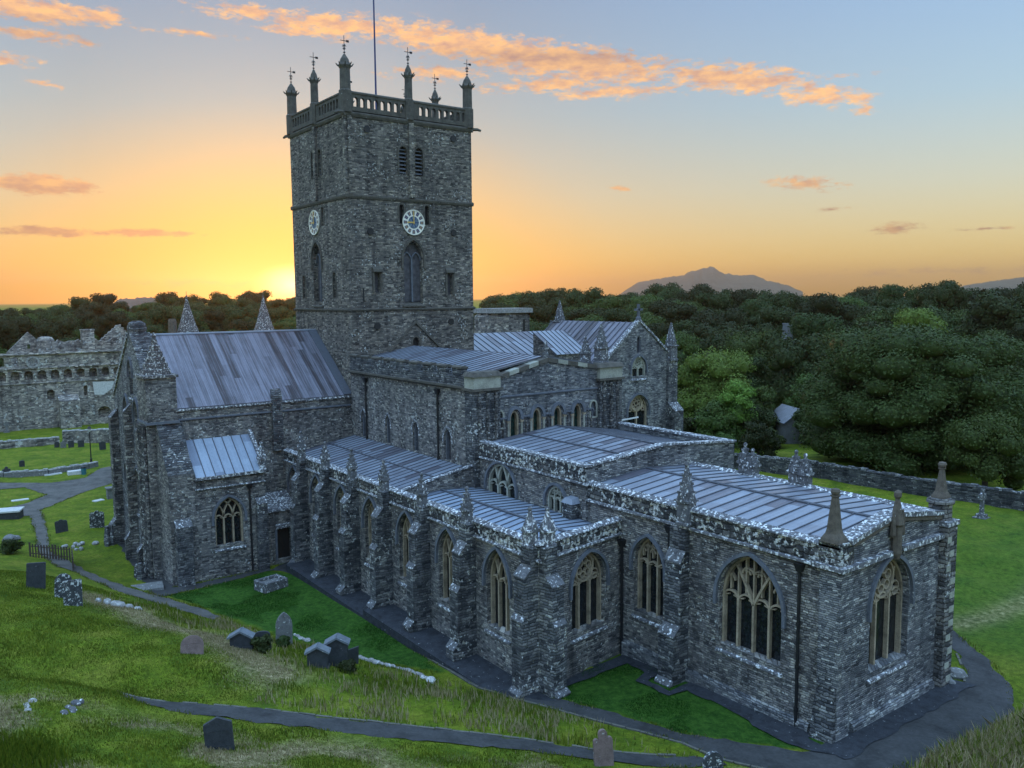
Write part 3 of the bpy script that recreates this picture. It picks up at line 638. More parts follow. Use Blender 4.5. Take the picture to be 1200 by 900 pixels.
# ------------------------------------------------------------------ antechapel
AX0,AX1,AY0,AY1=PW+.32,27.58,-.05,11.92; AL=AX1-AX0
mb=MB()
w1=(20.0-AX0,1.42,6.35,7.0,8.25); w2=(25.15-AX0,.78,6.45,7.12,7.85)
mb.frame((AX0,AY0,0),XE).panel(rect(0,AL,-1,9.3),[opening(*w1),opening(*w2)],.4,0)
mb.frame((AX1,AY0,0),YN).panel([(0,-1),(11.97,-1),(11.97,9.33),(5.9,9.8),(0,9.3)],[],.4,1)
mb.frame((AX1,AY1,0),XW).panel(rect(0,AL+2,-1,9.33),[],.4,1)
mb.box(AX0-2,AX1-.002,AY1-.42,AY1-.002,8.3,9.328,1)
ANTE=mb.build('antechapel',['wall','fine'],CATH)
window(ANTE,(AX0,AY0,0),XE,*w1,3,'inter',.32,'glass',True,'window',.15,'pale',False); window(ANTE,(AX0,AY0,0),XE,*w2,3,'perp',.3,'glass',True,'window',.1,'pale',False)
mb=MB(); mb.box(AX0,AX1+.1,AY0-.1,AY0+.4,9.3,9.42,0); mb.box(AX0-2,AX1+.1,AY1-.5,AY1+.08,9.33,9.45,0); mb.frame((AX1,AY0,0),YN)
mb.slab([(.46,9.335),(5.9,9.8),(5.9,9.92),(.46,9.455)],-.4,.1,0); mb.slab([(5.9,9.8),(11.4,9.37),(11.4,9.49),(5.9,9.92)],-.4,.1,0); mb.build('coping','coping',ANTE)
mb=MB().frame((AX0,AY0,0),XE); mb.prism([(-.03,8.42),(.09,8.45),(.14,8.6),(.09,9.3),(-.03,9.3)],0,AL,0); mb.build('parapet','parapet',ANTE)
band(ANTE,'string_course',(AX0,AY0,0),XE,0,AL+.15,8.33,8.5,.18,'coping'); 
roof(ANTE,'lead_roof',((AX0+.2,.35,9.25),(AX1-.42,.35,9.25),(AX1-.42,5.85,9.78),(AX0+.2,5.85,9.78)),.66,'lead',True,.04)
roof(ANTE,'lead_roof',((AX1-.42,11.45,8.95),(AX0+.2,11.45,8.95),(AX0+.2,5.85,9.78),(AX1-.42,5.85,9.78)),.66,'lead',True,.04)
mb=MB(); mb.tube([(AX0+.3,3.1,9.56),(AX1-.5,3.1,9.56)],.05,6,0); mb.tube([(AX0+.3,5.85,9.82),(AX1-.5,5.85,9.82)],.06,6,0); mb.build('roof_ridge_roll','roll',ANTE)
mb=MB(); mb.box(26.3,27.1,-.6,-.06,6.3,7.3,0); mb.hexa([(26.25,-.65,7.3),(27.15,-.65,7.3),(27.15,-.06,7.3),(26.25,-.06,7.3)],[(26.4,-.5,7.55),(27.0,-.5,7.55),(27.0,-.06,7.6),(26.4,-.06,7.6)],1); mb.build('stair_stub',['butt','lead'],ANTE)
# ------------------------------------------------------------------ south choir aisle
SX0,SX1,SY=.43,30.91,-5.83; SL=SX1-SX0
wx=[2.2,6.3,10.3,14.4,18.8,23.2,27.7]
ZS,ZA,ZX=4.4,2.0,6.0
mb=MB().frame((SX0,SY,0),XE).panel(rect(0,SL,-1.6,7.0),[opening(x-SX0,.95,ZA,ZS,ZX) for x in wx],.5,0)
EP=Vector((SX1,SY,0)); ED=(Vector((29.85,1.0,0))-EP); EL=ED.length-.75; EU=ED.normalized()
we=(3.55,1.25,2.1,4.35,5.85)
mb.frame(EP,EU).panel(rect(0,EL,-1.2,7.0),[opening(*we)],.5,0)
mb.frame((SX0,0,0),YS).panel(rect(0,5.83,-1.6,7.0),[],.4,0)
AIS=mb.build('choir_aisle','wall',CATH)
for x in wx: window(AIS,(SX0,SY,0),XE,x-SX0,.95,ZA,ZS,ZX,3,'inter',.5)
window(AIS,EP,EU,*we,3,'rose',.5)
mb=MB().frame((SX0,SY,0),XE); mb.prism([(.02,6.3),(.06,6.4),(.03,6.98),(-.38,6.98),(-.38,6.3)],0,SL+.02,0); mb.frame(EP,EU); mb.prism([(.02,6.3),(.06,6.4),(.03,6.97),(-.38,6.97),(-.38,6.3)],.4,EL,0); mb.build('parapet','parapet',AIS)
mb=MB().frame((SX0,SY,0),XE); mb.prism([(.12,6.98),(.12,7.05),(-.18,7.17),(-.46,7.05),(-.46,6.98)],0,SL+.1,0); mb.frame(EP,EU); mb.prism([(.12,6.97),(.12,7.04),(-.18,7.16),(-.46,7.04),(-.46,6.97)],.47,EL-.02,0); mb.build('parapet_coping','coping',AIS)
band(AIS,'string_course',(SX0,SY,0),XE,0,SL+.15,6.2,6.36,.17,'coping'); band(AIS,'string_course',EP,EU,.1,EL,6.2,6.36,.17,'coping')
bprof=lambda z0:[(1.4,z0),(1.4,z0+.55),(1.12,z0+.85),(1.12,3.6),(.95,3.85),(.95,5.5),(.55,6.0),(.5,6.9)]
for x in (4.25,8.3,12.35,16.6,21.0,25.45):
    buttress(AIS,(SX0,SY,0),XE,x-SX0,.72,bprof(-1.3+.055*x))
    pinnacle(AIS,(x,SY-.25),6.85,2.0+.3*((x*7)%1-.5),.5)
buttress(AIS,(SX0,SY,0),XE,SL-.42,.8,[(1.15,-.8),(1.15,.2),(.95,.35),(.95,3.6),(.8,3.8),(.8,5.6),(.4,6.0),(.4,6.9)])
buttress(AIS,EP,EU,.42,.8,[(1.15,-.8),(1.15,.2),(.95,.35),(.95,3.4),(.8,3.6),(.8,5.2),(.4,5.6),(.4,6.9)])
pinnacle(AIS,(SX1-.55,SY-.05),6.9,1.75,.6,'coping',False); pinnacle(AIS,(SX1-.1,SY+.6),6.9,1.75,.6,'coping',False)
roof(AIS,'lead_roof',((SX0+.05,SY+.4,6.62),(17.25,SY+.4,6.62),(17.25,-.14,7.55),(SX0+.05,-.14,7.55)),.6,'lead',True,.04)
roof(AIS,'lead_roof',((17.45,SY+.42,6.42),(30.3,SY+.42,6.42),(29.5,-2.7,6.62),(17.45,-2.7,6.62)),.6,'leadB',True,.05)
roof(AIS,'lead_roof',((29.5,-.07,6.45),(17.45,-.07,6.45),(17.45,-2.7,6.62),(29.5,-2.7,6.62)),.6,'leadB',True,.05)
mb=MB(); mb.hexa([(17.26,SY+.4,6.3),(17.44,SY+.4,6.3),(17.44,-.14,6.3),(17.26,-.14,6.3)],[(17.26,SY+.4,6.95),(17.44,SY+.4,6.95),(17.44,-.14,7.85),(17.26,-.14,7.85)],0); mb.hexa([(17.2,SY+.38,6.95),(17.5,SY+.38,6.95),(17.5,-.14,7.85),(17.2,-.14,7.85)],[(17.2,SY+.38,7.03),(17.5,SY+.38,7.03),(17.5,-.14,7.93),(17.2,-.14,7.93)],1); mb.build('roof_step_wall',['wall','coping'],AIS)
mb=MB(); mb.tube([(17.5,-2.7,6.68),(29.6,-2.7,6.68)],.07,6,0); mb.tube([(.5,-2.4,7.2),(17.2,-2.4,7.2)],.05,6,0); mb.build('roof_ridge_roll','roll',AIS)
mb=MB(); mb.frame((2.3,-8.17,0),YN).panel(rect(0,2.34,-1.5,3.0),[rect(.85,1.85,-.6,1.7)],.35,0)
mb.frame((SX0,-8.16,0),XE).panel([(0,-1.5),(1.87,-1.5),(1.87,3.0),(0,3.9)],[],.3,0)
mb.hexa([(SX0,-8.3,3.85),(2.45,-8.3,2.98),(2.45,SY,2.98),(SX0,SY,3.85)],[(SX0,-8.3,4.0),(2.45,-8.3,3.1),(2.45,SY,3.1),(SX0,SY,4.0)],1)
mb.frame((2.3,-8.17,0),YN); mb.add([mb.P(u,v,-.33) for u,v in rect(.85,1.85,-.6,1.7)],[(0,1,2,3)],2); mb.strip([(1.35,-.5),(1.35,1.7)],.04,-.32,-.3,2); mb.prism([(-.03,1.7),(.12,1.7),(.12,1.95),(-.03,2.05)],.7,2.0,1); mb.strip([(.76,-.6),(.76,1.7)],.16,-.05,.04,3); mb.strip([(1.94,-.6),(1.94,1.7)],.16,-.05,.04,3)
mb.build('porch',['wall','coping','wood','hood'],AIS)
downpipe(AIS,(2.3,-8.17,0),YN,2.2,-.9,2.3)
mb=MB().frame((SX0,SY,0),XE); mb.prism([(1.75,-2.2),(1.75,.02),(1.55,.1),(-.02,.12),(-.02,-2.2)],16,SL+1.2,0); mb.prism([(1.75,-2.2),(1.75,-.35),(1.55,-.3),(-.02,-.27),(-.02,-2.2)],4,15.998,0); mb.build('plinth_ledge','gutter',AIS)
# ------------------------------------------------------------------ lady chapel
LX0,LX1,LY0,LY1=27.58,42.12,.14,8.4; LL=LX1-LX0
l1=(31.95-LX0,.97,2.65,5.1,6.5); l2=(37.9-LX0,1.62,2.75,4.95,7.05); l3=(3.69,1.5,2.8,5.5,7.35)
mb=MB().frame((LX0,LY0,0),XE).panel(rect(0,LL,-1,8.3),[opening(*l1),opening(*l2)],.55,0)
mb.frame((LX1,LY0,0),YN).panel([(0,-1),(8.26,-1),(8.26,8.45),(3.75,9.08),(0,8.45)],[opening(*l3)],.55,1)
mb.frame((LX1,LY1,0),XW).panel(rect(0,LL,-1,8.3),[],.4,0)
LADY=mb.build('lady_chapel',['wall','fine'],CATH)
window(LADY,(LX0,LY0,0),XE,*l1,3,'perp',.5); window(LADY,(LX0,LY0,0),XE,*l2,4,'perp',.5); window(LADY,(LX1,LY0,0),YN,*l3,3,'rose',.55)
for O,U,u1,nmz in (((LX0,LY0,0),XE,LL,0),((LX1,LY1,0),XW,LL,0)):
    mb=MB().frame(O,U); mb.prism([(.02,7.6),(.08,7.7),(.05,8.38),(-.42,8.38),(-.42,7.6)],0,u1,0); mb.build('parapet','parapet',LADY)
    mb=MB().frame(O,U); mb.prism([(.14,8.38),(.14,8.46),(-.18,8.6),(-.5,8.46),(-.5,8.38)],0,u1,0); mb.build('parapet_coping','coping',LADY)
    band(LADY,'string_course',O,U,0,u1+.15,7.46,7.64,.2,'coping')
for a,b_ in (((.5,8.5),(3.75,9.08)),((3.75,9.08),(7.8,8.5))): MB().frame((LX1,LY0,0),YN).slab([a,b_,(b_[0],b_[1]+.2),(a[0],a[1]+.2)],-.5,.16,0).build('gable_coping','coping',LADY)
for a,b_ in (((.5,8.3),(3.4,8.83)),((4.15,8.85),(7.6,8.33))): MB().frame((LX1,LY0,0),YN).slab([a,b_,(b_[0],b_[1]+.2),(a[0],a[1]+.2)],-.02,.09,0).build('dentil_band','tan',LADY)
for a,b_ in (((.9,7.5),(3.35,7.55)),((4.2,7.58),(7.55,7.52))): MB().frame((LX1,LY0,0),YN).slab([a,b_,(b_[0],b_[1]+.2),(a[0],a[1]+.2)],-.02,.24,0).build('string_course','coping',LADY)
mb=MB(); mb.box(LX1-.8,LX1+.12,LY0-.16,LY0+.7,-1,7.55,3); mb.box(LX1-1.1,LX1+.3,LY0-.32,LY0+.95,7.55,7.72,1); mb.box(LX1-.9,LX1+.1,LY0-.14,LY0+.72,7.72,8.6,2)
mb.hexa([(LX1-1.1,LY0-.5,-1),(LX1+.1,LY0-.5,-1),(LX1+.1,LY0-.161,-1),(LX1-1.1,LY0-.161,-1)],[(LX1-.75,LY0-.2,2.9),(LX1+.06,LY0-.2,2.9),(LX1+.06,LY0-.161,2.9),(LX1-.75,LY0-.161,2.9)],0)
mb.build('corner_buttress',['butt','coping','parapet','fine'],LADY)
mb=MB(); mb.box(LX1-.9,LX1+.36,LY1-.7,LY1+.16,-1,8.05,0); mb.box(LX1-.96,LX1+.43,LY1-.77,LY1+.22,8.05,8.25,1)
rng=random.Random(5)
for k in range(11):
    z=.9+k*.64; a=rng.choice([0,.3,.55]); mb.box(LX1+.362,LX1+.377,LY1-.69+a*.7,LY1-.33+a*.8,z,z+.28,2)
    if k%3: mb.box(LX1-.3,LX1+.2,LY1+.162,LY1+.18,z,z+.3,2)
mb.lathe([(.5,8.2),(.5,8.95),(.6,9.0),(.6,9.1),(.42,9.2)],(LX1-.2,LY1-.3,0),8,0)
mb.build('corner_buttress',['purple','coping','pale'],LADY)
obelisk(LADY,(LX1-.42,LY0+.15),8.6,2.1,.66); obelisk(LADY,(LX1-.2,LY1-.3),9.15,1.65,.54)
mb=MB(); q=(LX1+.12,LY0+3.75); mb.lathe([(.17,7.35),(.24,7.6),(.22,8.7),(.29,8.8),(.22,9.1),(.16,9.5),(.08,9.9)],(q[0],q[1],0),8,0); mb.lathe([(.1,9.85),(.16,9.95),(.15,10.1),(.05,10.2)],(q[0],q[1],0),8,0)
for sg in (-1,1): mb.lathe([(.08,8.3),(.13,8.4),(.1,9.0),(.04,9.35)],(q[0]+.05,q[1]+sg*.36,0),6,0)
mb.build('gable_statue_finial','tan',LADY)
buttress(LADY,(LX0,LY0,0),XE,34.05-LX0,.95,[(1.2,-.8),(1.2,.3),(1.0,.5),(1.0,2.6),(.6,3.0),(.6,6.0),(.3,6.5),(.3,7.5)])
pinnacle(LADY,(34.35,LY0-.05),7.7,2.85,.72)
for x,h in ((31.2,1.75),(31.7,1.5),(34.4,1.8),(34.95,1.7)): pinnacle(LADY,(x,LY1-.1),8.4,h,.6)
roof(LADY,'lead_roof',((LX0+.1,LY0+.45,8.36),(LX1-.5,LY0+.45,8.36),(LX1-.5,4.25,8.72),(LX0+.1,4.25,8.72)),.72,'lead',True,.05)
roof(LADY,'lead_roof',((LX1-.5,LY1-.45,8.46),(LX0+.1,LY1-.45,8.46),(LX0+.1,4.25,8.72),(LX1-.5,4.25,8.72)),.72,'lead',True,.05)
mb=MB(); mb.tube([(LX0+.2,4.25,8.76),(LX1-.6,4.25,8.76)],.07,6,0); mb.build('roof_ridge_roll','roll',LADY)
downpipe(LADY,(LX0,LY0,0),XE,30.22-LX0,.1,5.7); downpipe(LADY,(LX0,LY0,0),XE,33.38-LX0,2.6,7.1); downpipe(LADY,(LX0,LY0,0),XE,40.4-LX0,.5,7.1)
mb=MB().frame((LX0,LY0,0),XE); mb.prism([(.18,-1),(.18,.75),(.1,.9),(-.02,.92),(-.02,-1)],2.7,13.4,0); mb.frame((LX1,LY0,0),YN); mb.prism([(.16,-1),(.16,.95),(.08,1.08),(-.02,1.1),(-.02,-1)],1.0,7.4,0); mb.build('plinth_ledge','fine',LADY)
# ------------------------------------------------------------------ vestry
VX0,VX1,VY0,VY1=-.13,2.48,-14.65,-8.17
vw=(-10.76-VY0,.97,1.25,3.2,4.55)
mb=MB().frame((VX1,VY0,0),YN).panel([(0,-2),(VY1-VY0,-2),(VY1-VY0,6.1),(1.7,6.1),(1.7,6.5),(0,6.6)],[opening(*vw)],.45,0)
mb.frame((VX0,VY0,0),XE).panel([(0,-2),(2.61,-2),(2.61,6.6),(1.6,7.6),(.9,8.8),(0,9.9)],[],.4,0)
mb.frame((VX1,VY1,0),XW).panel([(0,-2),(2.61,-2),(2.61,8.4),(0,6.1)],[],.4,0)
rng=random.Random(3); yy=[VY0,VY0+.85,VY0+1.7]; xx=[VX0+2.61*i/5 for i in range(6)]
gz=[[9.9-3.3*(i/5)**.8+rng.uniform(-.3,.2) if 0<j<2 or True else 0 for i in range(6)] for j in range(3)]
gz[0]=[9.9,9.2,8.5,7.6,7.1,6.6]; gz[1][5]=6.55; gz[2][5]=6.5
vs=[(xx[i],yy[j],gz[j][i]) for j in range(3) for i in range(6)]
mb.add(vs,[(j*6+i,j*6+i+1,(j+1)*6+i+1,(j+1)*6+i) for j in range(2) for i in range(5)],1)
mb.frame((VX1-.0,VY0+1.7,0),XW); mb.add([(xx[i],yy[2],gz[2][i]) for i in range(6)]+[(xx[i],yy[2],5.9) for i in range(6)],[(i,i+1,7+i,6+i) for i in range(5)],1)
VEST=mb.build('vestry',['wall','butt'],CATH)
window(VEST,(VX1,VY0,0),YN,*vw,3,'inter',.42)
roof(VEST,'lead_roof',((VX1+.1,VY0+1.75,6.2),(VX1+.1,VY1-.1,6.2),(VX0,VY1-.1,8.42),(VX0,VY0+1.75,8.42)),.68,'leadB',True,.05)
mb=MB().frame((VX1,VY0,0),YN); mb.prism([(-.03,6.02),(.2,6.02),(.22,6.22),(-.03,6.22)],1.72,6.5,0); mb.build('eaves_gutter','coping',VEST)
band(VEST,'string_course',(VX1,VY0,0),YN,1.7,6.5,5.3,5.42,.12,'coping')
buttress(VEST,(VX1,VY0,0),YN,.75,1.05,[(.55,-2),(.55,3.1),(.05,3.5),(.03,3.6)]); buttress(VEST,(VX1,VY0,0),YN,6.1,.72,[(.5,-2),(.5,3.9),(.05,4.25),(.03,4.35)])
downpipe(VEST,(VX1,VY0,0),YN,5.35,-.9,5.0); pinnacle(VEST,(VX1-.15,VY1-.1),6.2,1.95,.5,'coping')
mb=MB(); mb.hexa([(VX0,VY1-.12,6.3+2.15),(VX0,VY1+.1,6.3+2.15),(VX1,VY1+.1,6.3),(VX1,VY1-.12,6.3)],[(VX0,VY1-.12,8.75),(VX0,VY1+.1,8.75),(VX1,VY1+.1,6.55),(VX1,VY1-.12,6.55)],0); mb.build('verge_coping','coping',VEST)
# ------------------------------------------------------------------ south transept
RX0,RX1,RY0=-13.2,-.13,-14.65; RW=RX1-RX0
so=[opening(6.35,.55,11.2,12.9,13.8),opening(4.3,.75,5.9,9.6,10.9),opening(7.6,.75,5.9,9.6,10.9),opening(3.6,.85,2.4,4.6,5.7),opening(7.0,.85,2.4,4.6,5.7)]
mb=MB().frame((RX1,RY0,0),YN).panel([(0,-2),(14.6,-2),(14.6,10.6),(0,10.6)],[],.4,0)
mb.frame((RX0,RY0,0),XE).panel([(0,-2.4),(RW,-2.4),(RW,10.7),(7.1,15.6),(6.0,15.6),(0,10.7)],so,.55,1)
mb.slab([(0,10.0),(RW,10.0),(RW,10.7),(7.1,15.6),(6.0,15.6),(0,10.7)],-1.2,-.56,0)
mb.frame((RX0,0,0),YS).panel(rect(0,14.65,-2.4,10.6),[],.4,0)
TRAN=mb.build('south_transept',['wall','fine'],CATH)
for i,(c,a,s,sp_,ap) in enumerate(((6.35,.55,11.2,12.9,13.8),(4.3,.75,5.9,9.6,10.9),(7.6,.75,5.9,9.6,10.9),(3.6,.85,2.4,4.6,5.7),(7.0,.85,2.4,4.6,5.7))):
    window(TRAN,(RX0,RY0,0),XE,c,a,s,sp_,ap,2,'inter',.5,'glass',True,'window',.28)
roof(TRAN,'lead_roof',((RX1+.12,RY0+1.22,10.72),(RX1+.12,-.03,10.72),(-6.66,-.03,15.58),(-6.66,RY0+1.22,15.58)),.5,'leadA',True,.006,.03)
roof(TRAN,'lead_roof',((RX0-.1,-.03,10.72),(RX0-.1,RY0+1.22,10.72),(-6.66,RY0+1.22,15.58),(-6.66,-.03,15.58)),.58,'leadA',True,.035,.05)
mb=MB(); mb.tube([(-6.66,RY0+1.2,15.6),(-6.66,-.03,15.6)],.1,6,0); mb.build('ridge_roll','lead',TRAN)
mb=MB(); n_=(Vector((-6.66,0,15.58))-Vector((RX1+.12,0,10.72))); nn=Vector((n_.z*-1,0,n_.x)).normalized(); nn=-nn if nn.z<0 else nn
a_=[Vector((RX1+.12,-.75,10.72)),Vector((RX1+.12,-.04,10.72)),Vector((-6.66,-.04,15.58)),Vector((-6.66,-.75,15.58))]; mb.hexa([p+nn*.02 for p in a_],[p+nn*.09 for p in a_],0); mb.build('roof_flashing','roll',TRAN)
rng=random.Random(8)
for p,q in (((0,10.75),(6.0,15.6)),((7.1,15.6),(RW,10.75))):
    n=11; mb=MB().frame((RX0,RY0,0),XE)
    for i in range(n):
        a=(p[0]+(q[0]-p[0])*i/n,p[1]+(q[1]-p[1])*i/n); b_=(p[0]+(q[0]-p[0])*(i+1)/n,p[1]+(q[1]-p[1])*(i+1)/n); h=rng.uniform(.15,.32)
        mb.slab([(a[0]+.02,a[1]-.2),(b_[0]-.02,b_[1]-.2),(b_[0]-.02,b_[1]+h),(a[0]+.02,a[1]+h)],-1.3,.12,0)
    mb.build('gable_coping','coping' if p[0]<1 else 'butt',TRAN)
mb=MB(); mb.lathe([(.62,15.3),(.66,15.9),(.7,16.1),(.6,16.5),(.3,16.68)],(-6.65,RY0+.55,0),10,0); mb.build('gable_knob','butt',TRAN)
band(TRAN,'eaves_course',(RX1,RY0,0),YN,1.4,14.5,10.45,10.66,.16,'coping'); band(TRAN,'string_course',(RX1,RY0,0),YN,1.5,14.5,9.8,9.95,.13,'hood')
mb=MB().frame((RX1,RY0,0),YN); mb.prism([(-.02,7),(.36,7),(.36,11.1),(-.02,11.6)],8.1,8.85,0); mb.build('pilaster','butt',TRAN)
mb=MB(); x0,x1,y0,y1=-2.45,-.02,RY0-.55,RY0+1.45; mb.box(x0,x1,y0,y1,9.9,12.9,0); mb.box(x0-.1,x1+.1,y0-.1,y1+.1,9.72,9.9,1); mb.box(x0-.14,x1+.14,y0-.14,y1+.14,12.9,13.08,2)
mb.box(x0,x1-.2,y0,RY0+.01,-2,9.72,0)
STT=mb.build('stair_turret',['wall','hood','cone'],TRAN)
mb=MB(); cx,cy=(x0+x1)/2,(y0+y1)/2; pr=[(1.05,13.08)]
for k in range(6): r0_=1.0*(1-k/6.3); z=13.1+k*.4; pr+=[(r0_,z),(r0_*.93,z+.36)]
pr+=[(.1,15.5),(.14,15.75),(.05,15.95)]
mb.lathe(pr,(cx,cy,0),8,0,math.pi/8); mb.build('turret_spire','cone',TRAN)
for u,w,z1 in ((.7,.9,9.5),(5.95,.45,10.5),(9.9,.5,9.6)):
    buttress(TRAN,(RX0,RY0,0),XE,u,w,[(.95,-2.4),(.95,.2),(.6,.7),(.6,z1-.6),(.1,z1),(.08,z1+.1)],'purple')
mb=MB()
for k in range(5):
    x=RX1-2.1+k*.42; mb.tube([(x,RY0-.66,-1.5),(x,RY0-.66,9.6)],.13,8,0)
mb.build('shaft_cluster','purple',TRAN)
rng=random.Random(4)
for c_ in ((-12.6,RY0-.9),(-1.6,RY0-1.0)):
    mb=MB()
    for k in range(9):
        x=c_[0]+rng.uniform(-.7,.7); y=c_[1]-rng.uniform(0,.5); s_=rng.uniform(.15,.35); mb.lathe([(s_*.7,-1.6),(s_,-1.2),(s_*.5,-1.0+rng.uniform(0,1.2))],(x,y,0),5,0)
    mb.build('buttress_foot_rubble','butt',TRAN)
# ------------------------------------------------------------------ nave and its west turrets
mb=MB(); mb.box(-50,TX0-.01,.6,10.9,-2.5,9.2,0); mb.add([(-50,.6,9.2),(-50,10.9,9.2),(-50,5.75,13.4)],[(0,1,2)],0)
mb.box(-50,TX0-2.3,-3.6,.599,-2.5,5.5,0); mb.box(-50,TX0-.01,10.901,15.4,-2.5,5.5,0)
NAVE=mb.build('nave','wall',CATH)
roof(NAVE,'lead_roof',((-49.8,.4,9.2),(TX0-.02,.4,9.2),(TX0-.02,5.75,13.4),(-49.8,5.75,13.4)),.7,'lead'); roof(NAVE,'lead_roof',((TX0-.02,11.1,9.2),(-49.8,11.1,9.2),(-49.8,5.75,13.4),(TX0-.02,5.75,13.4)),.7,'lead')
for cy,za in ((11.3,18.6),(1.4,18.75)):
    mb=MB(); mb.lathe([(1.35,-2),(1.35,13.6),(1.5,13.75),(1.5,13.95),(1.36,14.0)],(-50.2,cy,0),8,0,math.pi/8); t_=mb.build('west_turret','wall',NAVE)
    mb=MB(); mb.lathe([(1.4,14.0),(.95,15.3),(.5,16.9),(.16,18.2),(.1,za-.15),(.14,za-.05),(.03,za+.1)],(-50.2,cy,0),8,0,math.pi/8)
    mb.tube([(-50.2,cy,za),(-50.2,cy,za+.6)],.03,4,0); mb.build('turret_spire','cone',NAVE)
mb=MB(); mb.lathe([(.55,13.0),(.5,15.5),(.42,15.9)],(-50,-.5,0),10,0); mb.lathe([(.6,-2),(.6,13.0)],(-50,-.5,0),8,0); mb.build('chimney_turret','tan',NAVE)
# ------------------------------------------------------------------ north transept
mb=MB(); mb.box(TX0,-.02,TD+.01,25.2,-2,12.6,0); mb.add([(TX0,25.2,12.6),(-.02,25.2,12.6),(-5.5,25.2,14.9)],[(0,1,2)],0); mb.add([(TX0,25.0,12.6),(-.02,25.0,12.6),(-5.5,25.0,14.9)],[(0,1,2)],0)
NTR=mb.build('north_transept','wall',CATH)
roof(NTR,'lead_roof',((.1,TD+.05,12.62),(.1,25.1,12.62),(-5.5,25.1,14.85),(-5.5,TD+.05,14.85)),.72,'lead',True,.05,.09); roof(NTR,'lead_roof',((TX0-.1,25.1,12.62),(TX0-.1,TD+.05,12.62),(-5.5,TD+.05,14.85),(-5.5,25.1,14.85)),.72,'lead',True,.05,.09)
pinnacle(NTR,(-5.4,25.6),14.4,3.4,.95); pinnacle(NTR,(-6.8,25.6),14.2,1.6,.6)
mb=MB(); mb.frame((4.6,16.9,0),YN); mb.box(1.4,4.6,16.9,20.4,-1,12.9,0); mb.hexa([(1.4,16.9,12.9),(4.6,16.9,12.9),(4.6,20.4,12.9),(1.4,20.4,12.9)],[(1.4,16.9,15.05),(4.6,16.9,13.3),(4.6,20.4,13.3),(1.4,20.4,15.05)],0)
STA=mb.build('stair_block','wall',CATH)
roof(STA,'lead_roof',((4.75,16.8,13.28),(4.75,20.5,13.28),(1.3,20.5,15.18),(1.3,16.8,15.18)),.55,'lead',True,.05)
# ------------------------------------------------------------------ chapter house
CX1,CY0,CY1=6.0,20.97,30.1; CW=CY1-CY0
co=[(4.45,.28,13.1,14.3,14.65),(4.4,.85,11.0,11.7,12.75),(4.4,1.25,5.5,7.8,9.25)]
mb=MB().frame((CX1,CY0,0),YN).panel([(0,-2),(CW,-2),(CW,12.2),(4.45,15.95),(0,12.2)],[opening(*c) for c in co],.45,0)
mb.frame((-6,CY0,0),XE).panel(rect(0,12,-2,12.2),[],.4,0); mb.frame((CX1,CY1,0),XW).panel(rect(0,12,-2,12.2),[],.4,0)
CHAP=mb.build('chapter_house','fine',CATH)
window(CHAP,(CX1,CY0,0),YN,*co[0],1,'none',.35,'board',False,'slit_window',.1,'hood'); window(CHAP,(CX1,CY0,0),YN,*co[1],2,'rose',.3,'glass',True,'window',.12,'pale'); window(CHAP,(CX1,CY0,0),YN,*co[2],2,'rose',.45,'glass',True,'window',.15)
roof(CHAP,'lead_roof',((-6,CY0-.1,12.15),(CX1-.2,CY0-.1,12.15),(CX1-.2,CY0+4.45,15.85),(-6,CY0+4.45,15.85)),.75,'leadA',True,.06,.09); roof(CHAP,'lead_roof',((CX1-.2,CY1+.1,12.15),(-6,CY1+.1,12.15),(-6,CY0+4.45,15.85),(CX1-.2,CY0+4.45,15.85)),.75,'leadA',True,.06,.09)
for a,b_ in (((-.15,12.1),(4.45,15.95)),((4.45,15.95),(CW+.15,12.1))): MB().frame((CX1,CY0,0),YN).slab([a,b_,(b_[0],b_[1]+.25),(a[0],a[1]+.25)],-.35,.12,0).build('gable_coping','coping',CHAP)
mb=MB().frame((CX1-.1,CY0,0),YN); mb.strip([(4.45,16.1),(4.45,17.5)],.2,-.1,.1,0); mb.strip([(4.0,17.0),(4.9,17.0)],.2,-.1,.1,0); mb.lathe([(.25,16.0),(.25,16.3),(.1,16.4)],(CX1-.1,CY0+4.45,0),6,0); mb.build('gable_cross','hood',CHAP)
buttress(CHAP,(CX1,CY0,0),YN,CW-.5,1.2,[(1.1,-2),(1.1,7.6),(.3,8.3),(.3,12.2)],'butt'); pinnacle(CHAP,(CX1+.0,CY1-.5),12.2,3.5,.95)
mb=MB().frame((CX1,CY0,0),YN); mb.slab([(1.9,7.1),(4.3,7.2),(4.3,7.32),(1.9,7.22)],.05,.15,0); mb.build('white_board','white',CHAP)
